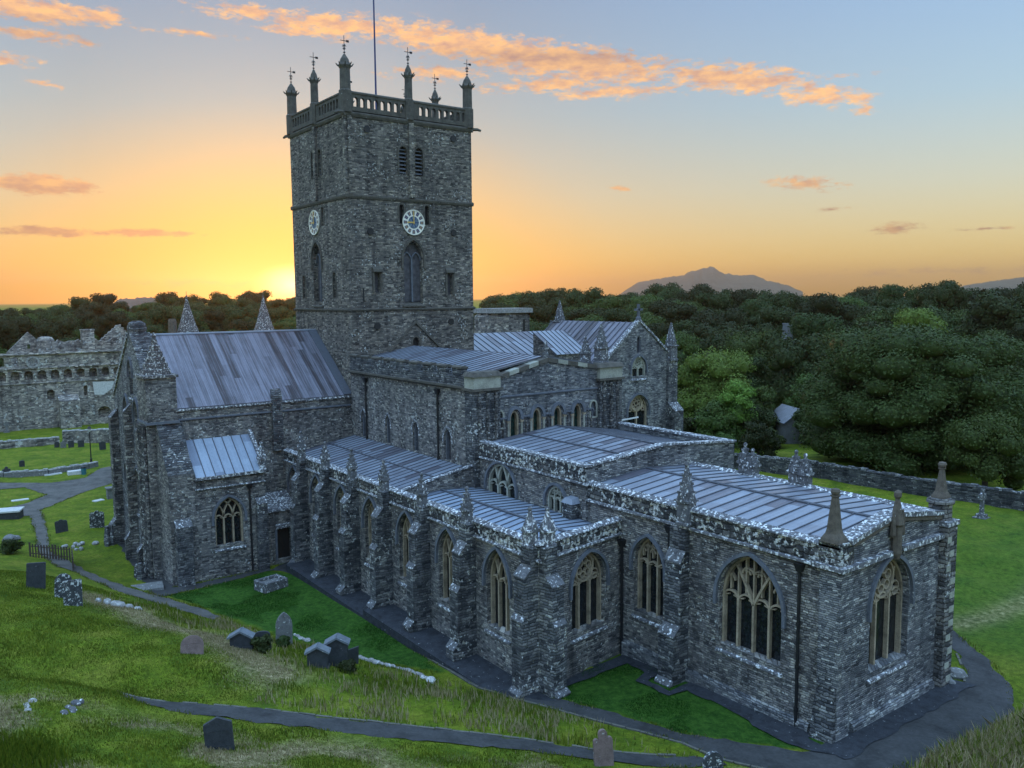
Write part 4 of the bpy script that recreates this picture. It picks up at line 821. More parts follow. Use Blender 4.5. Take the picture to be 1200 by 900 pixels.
# ------------------------------------------------------------------ ground
CP=np.array([(2.3,-14.5,-0.95),(2.2,-8.2,-0.97),(9.5,-9.8,-0.75),(16.3,-5.6,-0.30),(26.2,-7.5,-0.10),(30.5,-5.5,0.00),(30.3,0.3,0.10),(36.3,-2.1,0.35),(41.8,-1.0,0.60),(42.0,0.3,0.65),(42.2,8.2,0.72),(41.4,13.0,0.80),(45.7,6.6,0.75),(33.2,-4.3,0.15),(10.8,-6.3,-0.60),(4.7,-12.7,-0.90),(21.6,-10.4,-0.30),(35.3,31.1,2.00),(31.9,32.1,2.00),(36.8,27.4,1.90),(39.1,23.2,1.20),(37.4,20.7,1.00),(42.0,16.8,0.90),(18.2,35.2,1.90),(33.5,37.9,2.00),(25.1,36.7,1.90),(-13.7,-14.8,-1.30),(-27.3,-15.5,-1.80),(-14.6,-20.3,-1.20),(-30.3,-18.7,-1.90),(-50.9,-8.4,-2.40),(-66.0,-16.8,-2.60),(-72.0,-12.1,-2.90),(-41.9,-20.1,-2.20),(-1.3,-17.3,-1.00),(-11.4,-19.8,-1.20),(-13.2,-18.0,-1.30),(3.7,-15.7,-0.90),(10.4,-13.8,-0.75),(16.9,-12.2,-0.50),(22.3,-10.3,-0.30),(26.0,-8.9,-0.12),(28.7,-7.7,0.00),(31.6,-6.5,0.10),(34.7,-5.7,0.25),(37.8,-4.8,0.45),(3.5,-23.2,2.00),(12.8,-22.1,2.30),(13.8,-20.5,1.90),(16.8,-19.1,1.80),(20.2,-18.2,1.90),(21.2,-16.2,1.30),(22.3,-14.5,1.00),(25.2,-15.8,1.60),(25.9,-13.3,1.00),(28.8,-11.8,0.90),(31.6,-9.7,0.80),(34.5,-8.3,0.75),(36.8,-6.7,0.55),(4.0,-24.6,2.40),(13.0,-25.3,2.90),(18.1,-23.8,2.90),(22.3,-21.5,2.60),(25.3,-22.1,2.50),(27.5,-19.5,2.10),(29.7,-16.9,1.80),(31.9,-14.3,1.50),(34.1,-11.8,1.25),(37.3,-8.5,0.90),(39.2,-6.3,0.70),(40.7,-4.2,0.62),(24.2,-26.2,3.85),(26.0,-24.8,3.60),(27.4,-22.8,3.05),(28.3,-26.6,4.10),(31.6,-26.9,4.40),(31.7,-24.1,3.90),(32.1,-20.6,3.00),(33.8,-21.1,3.40),(33.7,-16.9,2.30),(35.9,-14.0,1.90),(37.7,-10.5,1.30),(46.2,1.2,1.20),(46.3,3.7,1.10),(46.7,5.6,1.15),(22.9,-26.1,3.80),(21.2,-24.8,2.80),(23.9,-25.1,3.65),(22.2,-23.8,2.65),(24.7,-24.1,3.40),(23.0,-22.8,2.40),(25.3,-23.1,3.15),(23.6,-21.8,2.15),(25.7,-22.5,2.90),(23.9,-21.2,1.90),(20.0,30.0,1.20),(0.0,40.0,0.30),(-20.0,35.0,-1.00),(-60.0,30.0,-2.00),(-60.0,0.0,-2.50),(-20.0,6.0,-1.20),(10.0,6.0,-0.20),(36.0,4.0,0.50),(36.0,30.0,1.80),(45.0,45.0,2.20),(60.0,40.0,2.50),(80.0,20.0,2.20),(62.0,-25.0,7.00),(58.0,-24.0,5.50),(50.0,-40.0,6.00),(40.0,-50.0,5.50),(75.0,-20.0,5.00),(70.0,-40.0,9.00),(90.0,-60.0,12.00),(20.0,-60.0,5.00),(0.0,-50.0,3.50),(-30.0,-50.0,1.50),(-40.0,-30.0,-1.50),(85.0,0.0,3.00),(-80.0,-20.0,-3.00),(-80.0,20.0,-3.00),(-100.0,-50.0,-2.00),(-100.0,-5.0,-3.00)])
def _tps_fit(P,lam=.01):
    n=len(P); d=np.hypot(P[:,None,0]-P[None,:,0],P[:,None,1]-P[None,:,1]); K=np.where(d>0,d*d*np.log(d+1e-9),0)/100.0+np.eye(n)*lam
    Q=np.c_[np.ones(n),P[:,:2]]; A=np.zeros((n+3,n+3)); A[:n,:n]=K; A[:n,n:]=Q; A[n:,:n]=Q.T
    return np.linalg.solve(A,np.r_[P[:,2],0,0,0])
TPSW=_tps_fit(CP)
def sstep(a,b,x): t=np.clip((x-a)/(b-a),0,1); return t*t*(3-2*t)
def ground(x,y):
    x=np.atleast_1d(np.asarray(x,float)); y=np.atleast_1d(np.asarray(y,float)); z=np.zeros_like(x); n=len(CP)
    for i0 in range(0,len(x),20000):
        xs,ys=x[i0:i0+20000],y[i0:i0+20000]
        d2=(xs[:,None]-CP[None,:,0])**2+(ys[:,None]-CP[None,:,1])**2
        z[i0:i0+20000]=(np.where(d2>0,.5*d2*np.log(d2+1e-12),0)/100.0)@TPSW[:n]+TPSW[n]+TPSW[n+1]*xs+TPSW[n+2]*ys
    z=np.clip(z,-4,12)
    D=np.hypot(x-59.72,y+28.48); az=np.degrees(np.arctan2(x-59.72,y+28.48))
    d0=np.interp(az,[-180,-120,-85,-60,-45,-20,20,90],[60,120,172,160,118,112,90,60]); base=np.interp(az,[-180,-100,-60,-30,0,90],[6,-2.5,-2.5,.8,2.2,6])
    top=np.interp(az,[-180,-88,-76,-62,-52,-42,-36,-28,-20,60],[9,7.5,11.0,12.5,9.5,8.5,8.5,9.0,8.5,9])
    far=base+(top-base)*sstep(0,1,(D-d0)/115.0)
    far=far+sstep(300,700,D)*(1.5*np.sin(x/310.0+1)+1.2*np.cos(y/270.0))
    far=far-sstep(600,2500,D)*np.interp(az,[-95,-70,-55,-20],[4,2,0,0])
    w=sstep(70,125,np.hypot(x-18,y-2))
    return z*(1-w)+far*w
def gz1(x,y): return float(ground(x,y)[0])
M['path']=dressed('asphalt_path',(.05,.05,.05),.4,.7,.9,.04,(.16,.15,.13))
M['path2']=dressed('worn_asphalt_path',(.105,.10,.09),.4,.7,.9,.04,(.18,.17,.15))
M['kerb']=dressed('kerb_stone',(.3,.29,.27),.3,3,.85,.5)
POLY={
'main':[(3.31,-8.23),(1.44,-5.77),(7.11,-5.58),(12.07,-6.04),(18.05,-6.50),(22.03,-6.57),(26.76,-6.94),(29.69,-6.49),(30.79,-5.94),(33.09,-5.24),(35.40,-4.37),(37.83,-3.87),(40.06,-2.40),(41.72,-1.45),(42.24,-0.10),(42.36,1.62),(42.52,4.59),(42.38,8.18),(42.81,9.00),(42.51,10.04),(41.44,11.64),(40.46,12.39),(39.35,13.61),(39.03,14.95),(40.68,13.67),(42.57,12.17),(44.09,10.45),(45.29,8.25),(45.85,5.08),(45.69,2.01),(44.97,-0.55),(43.27,-2.68),(41.85,-3.74),(40.06,-4.45),(38.39,-4.50),(36.60,-5.07),(34.79,-5.77),(32.79,-6.46),(31.21,-7.14),(28.77,-7.79),(26.27,-7.71),(23.63,-7.52),(18.79,-7.44),(12.70,-7.22),(5.92,-7.13)],
'low':[(24.64,-22.27),(26.94,-19.29),(29.16,-16.63),(31.41,-14.03),(33.67,-11.50),(36.89,-8.13),(38.58,-6.14),(39.46,-4.97),(40.12,-4.43),(40.66,-4.69),(39.30,-6.90),(37.69,-8.84),(35.78,-10.97),(33.86,-13.53),(31.57,-15.92),(29.51,-18.46),(27.19,-20.96),(25.42,-22.42)],
'left':[(-3.56,-19.42),(-6.55,-20.38),(-12.49,-20.75),(-21.67,-20.03),(-28.50,-19.52),(-29.50,-21.89),(-33,-26),(-37,-26),(-33.8,-21.5),(-35.86,-19.14),(-39.42,-16.79),(-45.45,-18.1),(-46,-26),(-49.5,-26),(-49.96,-20.14),(-46.43,-15.46),(-47.20,-11.83),(-52.43,-9.24),(-53.18,-7.63),(-41.47,-9.90),(-38.68,-13.24),(-33.07,-17.08),(-31.17,-18.36),(-21.05,-19.13),(-12.91,-19.99),(-9.48,-19.48),(-4.97,-18.77),(1.80,-17.34),(4.82,-15.95),(10.52,-13.94),(11.33,-14.68),(6.86,-16.92),(3.24,-18.62)],
'strip':[(-16.24,-14.55),(-11.12,-14.04),(-2.90,-14.09),(2.77,-14.59),(2.70,-8.38),(3.40,-8.01),(4.13,-14.62),(4.92,-16.48),(-4.02,-15.58),(-14.76,-15.10)]}
LAWN=[(3.4,-8.4),(5.9,-7.2),(12.7,-7.3),(18.8,-7.5),(23.6,-7.6),(26.3,-7.8),(22.3,-10.0),(16.9,-12.0),(10.4,-13.8),(4.3,-15.6)]
LAWN2=[(30.8,-5.9),(30.2,.2),(42,0),(41.7,-1.4),(40,-2.4),(37.8,-3.9),(35.4,-4.4),(33,-5.2)]
TAN=[(8.4,-20.6),(10.6,-19.4),(15.6,-18.3),(17.1,-16.6),(20.9,-16.0),(24.8,-15.8)]
TAN2=[(39.5,15.5),(40.2,18.5),(40.6,22),(40,27)]
def pip(poly,X,Y):
    r=np.zeros(X.shape,bool); n=len(poly)
    for i in range(n):
        (x1,y1),(x2,y2)=poly[i],poly[i-1]
        if y1==y2: continue
        r^=((y1>Y)!=(y2>Y))&(X<(x2-x1)*(Y-y1)/(y2-y1)+x1)
    return r
def pdist(line,X,Y):
    d=np.full(X.shape,1e9)
    for (x1,y1),(x2,y2) in zip(line,line[1:]):
        l2=(x2-x1)**2+(y2-y1)**2; t=np.clip(((X-x1)*(x2-x1)+(Y-y1)*(y2-y1))/l2,0,1); d=np.minimum(d,np.hypot(X-x1-t*(x2-x1),Y-y1-t*(y2-y1)))
    return d
def vnoise(x,y,s,seed=0):
    x=x/s+seed*17.3; y=y/s-seed*9.1; xi,yi=np.floor(x).astype(int),np.floor(y).astype(int); fx,fy=x-xi,y-yi; fx=fx*fx*(3-2*fx); fy=fy*fy*(3-2*fy)
    h=lambda a,b: np.modf(np.abs(np.sin(a*127.1+b*311.7+seed*3.7)*43758.5453))[0]
    return (h(xi,yi)*(1-fx)+h(xi+1,yi)*fx)*(1-fy)+(h(xi,yi+1)*(1-fx)+h(xi+1,yi+1)*fx)*fy
def axis(lo,hi,fine,step,far):
    a=list(np.arange(lo,hi,fine)); s=fine; x=a[-1]
    up_=[]
    while x<far: s*=step; x+=s; up_.append(x)
    s=fine; x=lo; dn=[]
    while x>-far: s*=step; x-=s; dn.append(x)
    return np.array(dn[::-1]+a+up_)
gx=axis(-20,50,.42,1.045,9000); gy=axis(-32,38,.42,1.045,9000)
GX,GY=np.meshgrid(gx,gy); sh=GX.shape
PATHM=np.zeros(sh,bool)
near=(np.abs(GX)<120)&(np.abs(GY)<120)
for p in POLY.values(): PATHM|=pip(p,GX,GY)&near
GZ=ground(GX.ravel(),GY.ravel()).reshape(sh)
lawn=(pip(LAWN,GX,GY)|pip(LAWN2,GX,GY))
lump=np.where(near&~PATHM&~lawn,(vnoise(GX,GY,2.6,1)-.5)*.22+(vnoise(GX,GY,.9,2)-.5)*.09,0.0)
edge=sstep(.0,1.2,np.minimum.reduce([pdist(p+p[:1],GX,GY) for p in POLY.values()])) if True else 1
GZ=GZ+lump*edge
# the wet hollow where the near path runs out of sight
verts=np.stack([GX.ravel(),GY.ravel(),GZ.ravel()],1); ny,nx=sh
ii=np.arange(ny*nx).reshape(sh); quads=np.stack([ii[:-1,:-1].ravel(),ii[:-1,1:].ravel(),ii[1:,1:].ravel(),ii[1:,:-1].ravel()],1)
def npmesh(name,verts,faces,mat,k=4,smooth=False,parent=None):
    me=bpy.data.meshes.new(name); nv,nf=len(verts),len(faces)
    me.vertices.add(nv); me.vertices.foreach_set('co',np.asarray(verts,np.float32).ravel())
    me.loops.add(nf*k); me.loops.foreach_set('vertex_index',np.asarray(faces,np.int32).ravel())
    me.polygons.add(nf); me.polygons.foreach_set('loop_start',np.arange(0,nf*k,k,dtype=np.int32)); me.polygons.foreach_set('loop_total',np.full(nf,k,np.int32))
    if smooth: me.polygons.foreach_set('use_smooth',np.ones(nf,bool))
    me.update(calc_edges=True); me.materials.append(M[mat] if isinstance(mat,str) else mat)
    o=bpy.data.objects.new(name,me); col.objects.link(o)
    if parent: o.parent=parent
    return o
def vcol(o,name,rgb):
    a=o.data.color_attributes.new(name,'FLOAT_COLOR','POINT'); c=np.ones((len(o.data.vertices),4),np.float32); c[:,:rgb.shape[1]]=rgb; a.data.foreach_set('color',c.ravel())
def dryness(X,Y):
    d=np.exp(-(pdist(TAN,X,Y)/(.8+.9*vnoise(X,Y,2.0,5)))**2)*1.15
    d=np.maximum(d,.6*np.exp(-(pdist(TAN2,X,Y)/.8)**2))
    d=np.maximum(d,1.0*sstep(.40,.68,vnoise(X,Y,2.2,7)*.6+vnoise(X,Y,.8,8)*.4)*sstep(0,3,np.hypot(X-59.7,Y+28.5)*0+ (X*.594+Y*.804)*0+ (30.2-((59.7-X)*.801+(Y+28.5)*.59))))
    return np.clip(d,0,1)
dry=dryness(GX,GY)*(~PATHM)
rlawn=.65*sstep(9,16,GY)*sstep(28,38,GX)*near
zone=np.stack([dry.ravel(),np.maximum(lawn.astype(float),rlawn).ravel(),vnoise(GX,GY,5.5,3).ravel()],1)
def grass_mat(name):
    m,t,b=new_mat(name); o=coords(t)
    at=N(t,'ShaderNodeVertexColor',layer_name='zone'); s=N(t,'ShaderNodeSeparateColor'); L(t,at.outputs[0],s.inputs[0])
    n1=noise(t,o,.55,4,.6); n2=noise(t,o,3.5,5,.7); n3=noise(t,o,16,4,.7)
    up_=ramp(t,n1,[(.3,(.065,.11,.008)),(.5,(.12,.165,.010)),(.7,(.185,.20,.022))])
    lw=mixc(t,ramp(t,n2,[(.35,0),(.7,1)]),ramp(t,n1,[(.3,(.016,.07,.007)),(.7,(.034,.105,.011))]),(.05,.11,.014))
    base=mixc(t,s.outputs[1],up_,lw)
    dr=ramp(t,n2,[(.3,(.15,.115,.055)),(.55,(.29,.235,.125)),(.75,(.42,.35,.20))])
    f=mth(t,'MULTIPLY',s.outputs[0],ramp(t,n2,[(.3,.45),(.6,1)]))
    base=mixc(t,f,base,dr)
    base=mixc(t,1,base,ramp(t,n2,[(.28,.55),(.5,1.0),(.72,1.4)]),'MULTIPLY')
    base=mixc(t,mth(t,'MULTIPLY',mth(t,'SUBTRACT',1.0,mth(t,'MULTIPLY',s.outputs[1],.6)),.8),base,mixc(t,1,base,ramp(t,n3,[(.3,.45),(.7,1.5)]),'MULTIPLY'))
    L(t,base,b.inputs['Base Color']); b.inputs['Roughness'].default_value=.9; b.inputs['Specular IOR Level'].default_value=.15
    bump(t,b,mth(t,'ADD',mth(t,'MULTIPLY',n2,.6),mth(t,'MULTIPLY',n3,.8)),.9,.10)
    return m
M['grass']=grass_mat('meadow_grass')
gr=npmesh('ground',verts,quads,'grass',4,True); vcol(gr,'zone',zone); tag(gr,kind='structure')
def drape(name,poly,mat,off=.03,step=.55):
    bm=bmesh.new(); vs=[bm.verts.new((x,y,0)) for x,y in poly]; bm.faces.new(vs); bmesh.ops.triangulate(bm,faces=bm.faces[:])
    for _ in range(9):
        es=[e for e in bm.edges if e.calc_length()>step]
        if not es: break
        bmesh.ops.subdivide_edges(bm,edges=es,cuts=1); bmesh.ops.triangulate(bm,faces=[f for f in bm.faces if len(f.verts)>3])
    xy=np.array([v.co[:2] for v in bm.verts]); z=ground(xy[:,0],xy[:,1])+off+.02*(vnoise(xy[:,0],xy[:,1],1.5,4)-.5)
    jx=(vnoise(xy[:,0],xy[:,1],.5,21)-.5)*.3; jy=(vnoise(xy[:,0],xy[:,1],.5,22)-.5)*.3
    for v,zz,a,b_ in zip(bm.verts,z,jx,jy):
        v.co.z=zz
        if v.is_boundary: v.co.x+=a; v.co.y+=b_
    me=bpy.data.meshes.new(name); bm.to_mesh(me); bm.free(); me.materials.append(M[mat]); 
    o=bpy.data.objects.new(name,me); col.objects.link(o); tag(o,kind='structure'); return o
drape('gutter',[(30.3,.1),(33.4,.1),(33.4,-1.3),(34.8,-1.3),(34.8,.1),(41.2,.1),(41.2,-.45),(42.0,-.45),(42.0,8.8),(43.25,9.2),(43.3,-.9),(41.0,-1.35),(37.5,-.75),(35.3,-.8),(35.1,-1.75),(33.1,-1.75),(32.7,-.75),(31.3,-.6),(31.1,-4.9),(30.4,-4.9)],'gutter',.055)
drape('path',POLY['main'],'path',.022); drape('path',POLY['low'],'path',.026); drape('path',POLY['left'],'path2',.03,.9); drape('pavement',POLY['strip'],'path',.018)
def edging(pts,seed):   # thin stone edging set flush along a path
    mb=MB(); rng=random.Random(seed)
    for (x1,y1),(x2,y2) in zip(pts,pts[1:]):
        l=math.hypot(x2-x1,y2-y1); n=max(1,int(l/.6)); d=Vector(((x2-x1)/l,(y2-y1)/l,0)); nn=Vector((-d.y,d.x,0))*.05
        for k in range(n):
            if rng.random()<.12: continue
            a=Vector((x1,y1,0))+d*(l*(k+.03)/n); b=Vector((x1,y1,0))+d*(l*(k+.97)/n); a.z=gz1(a.x,a.y); b.z=gz1(b.x,b.y); a+=nn*rng.uniform(-.6,.6)
            h=rng.uniform(.04,.075); mb.hexa([p+Vector((0,0,-.1)) for p in (a-nn,b-nn,b+nn,a+nn)],[p+Vector((0,0,h)) for p in (a-nn,b-nn,b+nn,a+nn)],0)
    o=mb.build('kerb','edge',None); tag(o,kind='structure'); return o
M['edge']=dressed('path_edging_stone',(.12,.115,.095),.35,3,.9)
edging(POLY['low'][:8],1); edging(POLY['main'][:0:-1][:20][::-1][6:],2); edging([(41.2,11.8),(42.3,10.2),(42.85,9.1)],3)
# far hills beyond the plateau
def hill(name,az0,az1,D,prof,depth,col_):
    """a ridge of hills: prof gives (fraction across, height)"""
    n=90; rows=7; V=[]; 
    for j in range(rows):
        f=j/(rows-1)
        for i in range(n):
            a=math.radians(az0+(az1-az0)*i/(n-1)); h=np.interp(i/(n-1),[p[0] for p in prof],[p[1] for p in prof])
            d=D-depth*(1-f); hh=h*math.sin(f*math.pi/2)**1.2
            hh+=(vnoise(np.array([i*1.7]),np.array([j*2.3]),3.0,6)[0]-.5)*h*.12*(1 if 0<i<n-1 else 0)
            V.append((59.72+d*math.sin(a),-28.48+d*math.cos(a),6+hh if 0<j else -5))
    F=[(j*n+i,j*n+i+1,(j+1)*n+i+1,(j+1)*n+i) for j in range(rows-1) for i in range(n-1)]
    o=npmesh(name,np.array(V),np.array(F),col_,4,True); tag(o,kind='structure'); return o
M['heath']=dressed('heather_moor',(.09,.08,.06),.3,.02,.95)
hill('hill',-46.6,-34.4,4000,[(0,10),(.06,45),(.13,80),(.27,98),(.36,112),(.44,130),(.51,146),(.55,138),(.62,112),(.68,104),(.74,107),(.81,84),(.93,58),(1,30)],1500,'heath')
hill('hill',-28.5,-12,3600,[(0,5),(.1,25),(.22,48),(.33,66),(.4,80),(.6,120),(1,90)],1400,'heath')
hill('hill',-80.0,-74.2,900,[(0,2),(.12,9),(.25,15),(.5,16),(.62,16),(.7,12),(1,6)],200,'heath')
# ================================================================== GRAVESTONES AND SMALL THINGS
M['slate']=dressed('dark_slate_headstone',(.045,.05,.055),.3,4,.7,.08)
M['slatel']=dressed('lichened_slate_headstone',(.05,.055,.06),.3,5,.75,.62,(.6,.62,.6))
M['grey']=dressed('grey_headstone',(.17,.17,.165),.3,4,.8,.35)
M['pinkst']=dressed('weathered_pink_headstone',(.2,.14,.125),.3,4,.8,.2)
M['cap']=dressed('slate_cap',(.16,.18,.2),.25,4,.5,.2)
M['slabw']=dressed('white_slab',(.55,.55,.53),.2,4,.7)
def headstone(x,y,label,w,h,kind='flat',mat='slate',rz=0,lean=None,th=.13,cat='gravestone',group='gravestones in the churchyard',sink=.12):
    r_=empty('gravestone',(x,y,gz1(x,y)-sink),math.radians(rz)); h=h+sink
    tag(r_,label,cat,group); q_=random.Random(label)
    if lean is None: lean=q_.uniform(-5,4)
    r_.rotation_euler.x=R(q_.uniform(-4,4))
    mb=MB().frame((0,0,0),YN); a=w/2; hh=h
    if kind=='flat': top=[(a,hh-.04),(a-.05,hh),(-a+.05,hh),(-a,hh-.04)]
    elif kind=='round': top=arch(a,min(a,.45*hh),6,hh-min(a,.45*hh),0,True)
    elif kind=='seg': top=arch(a,a*.45,6,hh-a*.45,0,True)
    elif kind=='gable': top=[(a,hh-.24*w),(0,hh),(-a,hh-.24*w)]
    elif kind=='gothic': top=arch(a,a*1.7,7,hh-a*1.7)
    elif kind=='shoulder': top=[(a,hh*.72)]+arch(a*.28,a*.28,3,hh*.72,a*.72,True)[1:-1]+[(a*.44,hh*.74)]+arch(a*.44,a*.44,5,hh-a*.44,0,True)+[(-a*.44,hh*.74)]+arch(a*.28,a*.28,3,hh*.72,-a*.72,True)[1:-1]+[(-a,hh*.72)]
    elif kind=='ogee': top=[(a,hh-.2*w),(a*.75,hh-.1*w),(a*.35,hh-.1*w),(a*.2,hh),(-a*.2,hh),(-a*.35,hh-.1*w),(-a*.75,hh-.1*w),(-a,hh-.2*w)]
    elif kind=='slant': top=[(a,hh),(-a,hh-.35*w)]
    ol=[(-a,0),(a,0)]+top
    mb.slab(ol,-th/2,th/2,0)
    s_=mb.build('slab',mat,r_); s_.rotation_euler=(0,R(lean),0)
    if kind=='gable' or kind=='gothic' or kind=='round':   # a recessed inscription panel edge
        mb=MB().frame((0,0,0),YN); mb.strip([(-a*.78,hh*.18),(a*.78,hh*.18),(a*.78,hh*.62),(-a*.78,hh*.62)],.02,th/2-.005,th/2+.012,0,True); f=mb.build('border',mat,r_); f.rotation_euler=(0,R(lean),0)
    return r_
def capped(x,y,label,w,h,rz,th=.34,group='gravestones in the churchyard'):
    """upright slab under a ridged stone cap"""
    r_=empty('gravestone',(x,y,gz1(x,y)-.15),R(rz)); tag(r_,label,'gravestone',group); h+=.15
    mb=MB().frame((0,0,0),YN); a=w/2; mb.slab([(-a,0),(a,0),(a,h-.3*w),(0,h-.08),(-a,h-.3*w)],-th/2,th/2,0); mb.build('slab','slate',r_)
    mb=MB().frame((0,0,0),YN)
    for sg in (-1,1): mb.strip([(sg*(a+.1),h-.3*w-.03),(0,h)],.09,-th/2-.12,th/2+.12,0)
    mb.build('cap','cap',r_)
    mb=MB().frame((0,0,0),YN); mb.slab([(-a-.06,0),(a+.06,0),(a+.06,.2),(-a-.06,.2)],-th/2-.06,th/2+.06,0); mb.build('plinth','slate',r_)
    return r_
headstone(32.17,-20.59,'black slate headstone with gabled top on the near grass below the path',.92,1.12,'gable','slate',-24)
headstone(38.28,-8.61,'tall reddish headstone with lobed shoulders beside the lower path',.74,1.35,'shoulder','pinkst',-20)
headstone(41.0,-5.75,'rounded dark headstone with a white stained face at the path junction',.76,.95,'round','slatel',-20)
headstone(21.26,-18.54,'low broken round-topped pink headstone leaning on the tan grass ridge',1.0,.8,'round','pinkst',-12,-14)
capped(19.42,-15.68,'squat slate headstone under a slanted pale cap beside an ivy clump',1.05,.85,-32)
headstone(19.13,-14.5,'dark arched slate headstone half hidden in ivy left of the pointed stone',.85,.85,'seg','slate',-28)
headstone(17.72,-12.85,'tall pale pointed gothic headstone at the lawn edge',.86,1.75,'gothic','grey',-15)
capped(23.77,-13.5,'smaller of two capped slate headstones standing side by side on the bank',.95,1.05,-32)
capped(23.28,-12.29,'taller of two capped slate headstones standing side by side on the bank',1.0,1.5,-32,.4)
headstone(22.45,-11.22,'plain slate headstone with slanting top behind the capped pair',.75,.85,'slant','slate',-30)
headstone(7.21,-23.14,'plain dark flat-topped headstone left of the lichen-spotted pair',.95,1.4,'flat','slate',-12)
headstone(9.25,-22.08,'round-topped headstone spotted white, rear one of a pair on the mound',.85,1.3,'round','slatel',-12)
headstone(11.61,-21.93,'square lichen-spotted headstone in front of the round-topped one',.9,1.4,'flat','slatel',-12)
headstone(-18.62,-18.29,'small dark headstone on the lawn nearest the path bend',.95,1.15,'ogee','slate',-8)
headstone(-18.47,-15.62,'larger mottled headstone with shaped top on the lawn by the transept',1.15,1.55,'ogee','slatel',-8)
for x,y,l,w,h,k in ((-75.42,-10.88,'leftmost little headstone of the row before the low boundary wall',.65,.85,'round'),(-74.82,-10.16,'pale shouldered headstone, second in the row before the boundary wall',.75,1.0,'shoulder'),
    (-74.17,-9.19,'dark flat headstone, third in the row before the boundary wall',.75,.95,'flat'),(-73.24,-8.08,'dark slab headstone at the right end of the row left of the lamp',.8,1.0,'flat'),
    (-68.55,-6.03,'headstone with notched top right of the lamp post',.85,1.2,'ogee'),(-60.35,-16.85,'lone small dark headstone on the far bright lawn',.6,.8,'seg'),(-53.45,-19.15,'dark shouldered headstone at the far left path edge',.85,1.25,'shoulder')):
    headstone(x,y,l,w,h,k,'grey' if 'pale' in l else 'slate',0,None,.16)
# stone cross by the palace lawn
def cross(x,y,h,label,mat,base=True):
    r_=empty('stone_cross',(x,y,gz1(x,y)-.1)); tag(r_,label,'cross')
    mb=MB().frame((0,0,0),YN); mb.slab([(-.16,.3),(.16,.3),(.12,h),(-.12,h)],-.11,.11,0); mb.build('shaft',mat,r_)
    mb=MB().frame((0,0,0),YN); mb.slab([(-.42,h*.68),(.42,h*.68),(.42,h*.84),(-.42,h*.84)],-.1,.1,0); mb.strip([(.3*math.cos(t),h*.76+.3*math.sin(t)) for t in [i*math.pi/8 for i in range(16)]],.09,-.07,.07,0,True); mb.build('cross_head',mat,r_)
    mb=MB(); mb.box(-.45,.45,-.45,.45,0,.2,0); mb.box(-.3,.3,-.3,.3,.2,.42,0); mb.build('stepped_base',mat,r_); return r_
cross(-94.2,-15.35,1.9,'weathered stone cross on the lawn before the palace ruin','grey')
cross(32.48,33.54,2.25,'lichened stone cross standing on the lawn by the right-hand wall','pin')
# chest tombs, slabs, boulders
def boxtomb(x,y,w,l,h,rz,label,mat='pin',lid=None,open_=False,cat='tomb',name='chest_tomb'):
    r_=empty(name,(x,y,gz1(x,y)-.1),R(rz)); tag(r_,label,cat); h+=.1
    mb=MB()
    if open_:
        t=.2
        for a in ((-w/2,w/2,-l/2,-l/2+t),(-w/2,w/2,l/2-t,l/2),(-w/2,-w/2+t,-l/2+t+.002,l/2-t-.002),(w/2-t,w/2,-l/2+t+.002,l/2-t-.002)): mb.box(*a,0,h,0)
        mb.build('kerb_frame',mat,r_); mb=MB(); mb.box(-w/2+t+.01,w/2-t-.01,-l/2+t+.01,l/2-t-.01,0,h-.18,0); mb.build('planting_bed','grey',r_)
    else:
        mb.box(-w/2,w/2,-l/2,l/2,0,h-.14,0); mb.build('chest',mat,r_); mb=MB(); mb.box(-w/2-.1,w/2+.1,-l/2-.1,l/2+.1,h-.14,h,0); mb.build('lid',lid or 'slabw',r_)
    return r_
boxtomb(7.24,-9.69,1.35,1.7,.62,12,'low open box tomb of lichened stone on the dark lawn','pin',None,True)
boxtomb(-28.4,-21.4,1.5,2.3,.85,-20,'white-topped chest tomb beside the left path bend','slate','slabw')
boxtomb(-32.72,-11.43,.8,1.5,1.15,0,'grey chest tomb beside the transept corner','grey','grey')
def slab(x,y,w,l,rz,label,mat='slabw',h=.1,name='ledger_slab',cat='grave slab'):
    r_=empty(name,(x,y,gz1(x,y)-.04),R(rz)); tag(r_,label,cat); mb=MB(); mb.hexa([(-w/2,-l/2,0),(w/2,-l/2,0),(w/2,l/2,0),(-w/2,l/2,0)],[(-w/2+.03,-l/2+.03,h+.04),(w/2-.03,-l/2+.03,h+.04),(w/2-.03,l/2-.03,h+.04),(-w/2+.03,l/2-.03,h+.04)],0); mb.build('slab',mat,r_); return r_
slab(-53.1,-15.75,.9,1.9,0,'left one of two pale flat slabs on the small green by the bend'); slab(-52.2,-14.5,.9,1.9,0,'right one of two pale flat slabs on the small green by the bend')
slab(-50.1,-12.3,1.0,1.9,0,'pale raised slab beside the low curved wall',h=.5); slab(-32.2,-13.1,.7,1.0,20,'small pale slab lying on the lawn near the transept')
slab(2.0,-16.2,1.5,2.0,-10,'grey ledger slab flush with the path at the transept corner','grey',.12); slab(-38.0,-19.4,.6,1.6,0,'pale slab on the green inside the path fork'); 
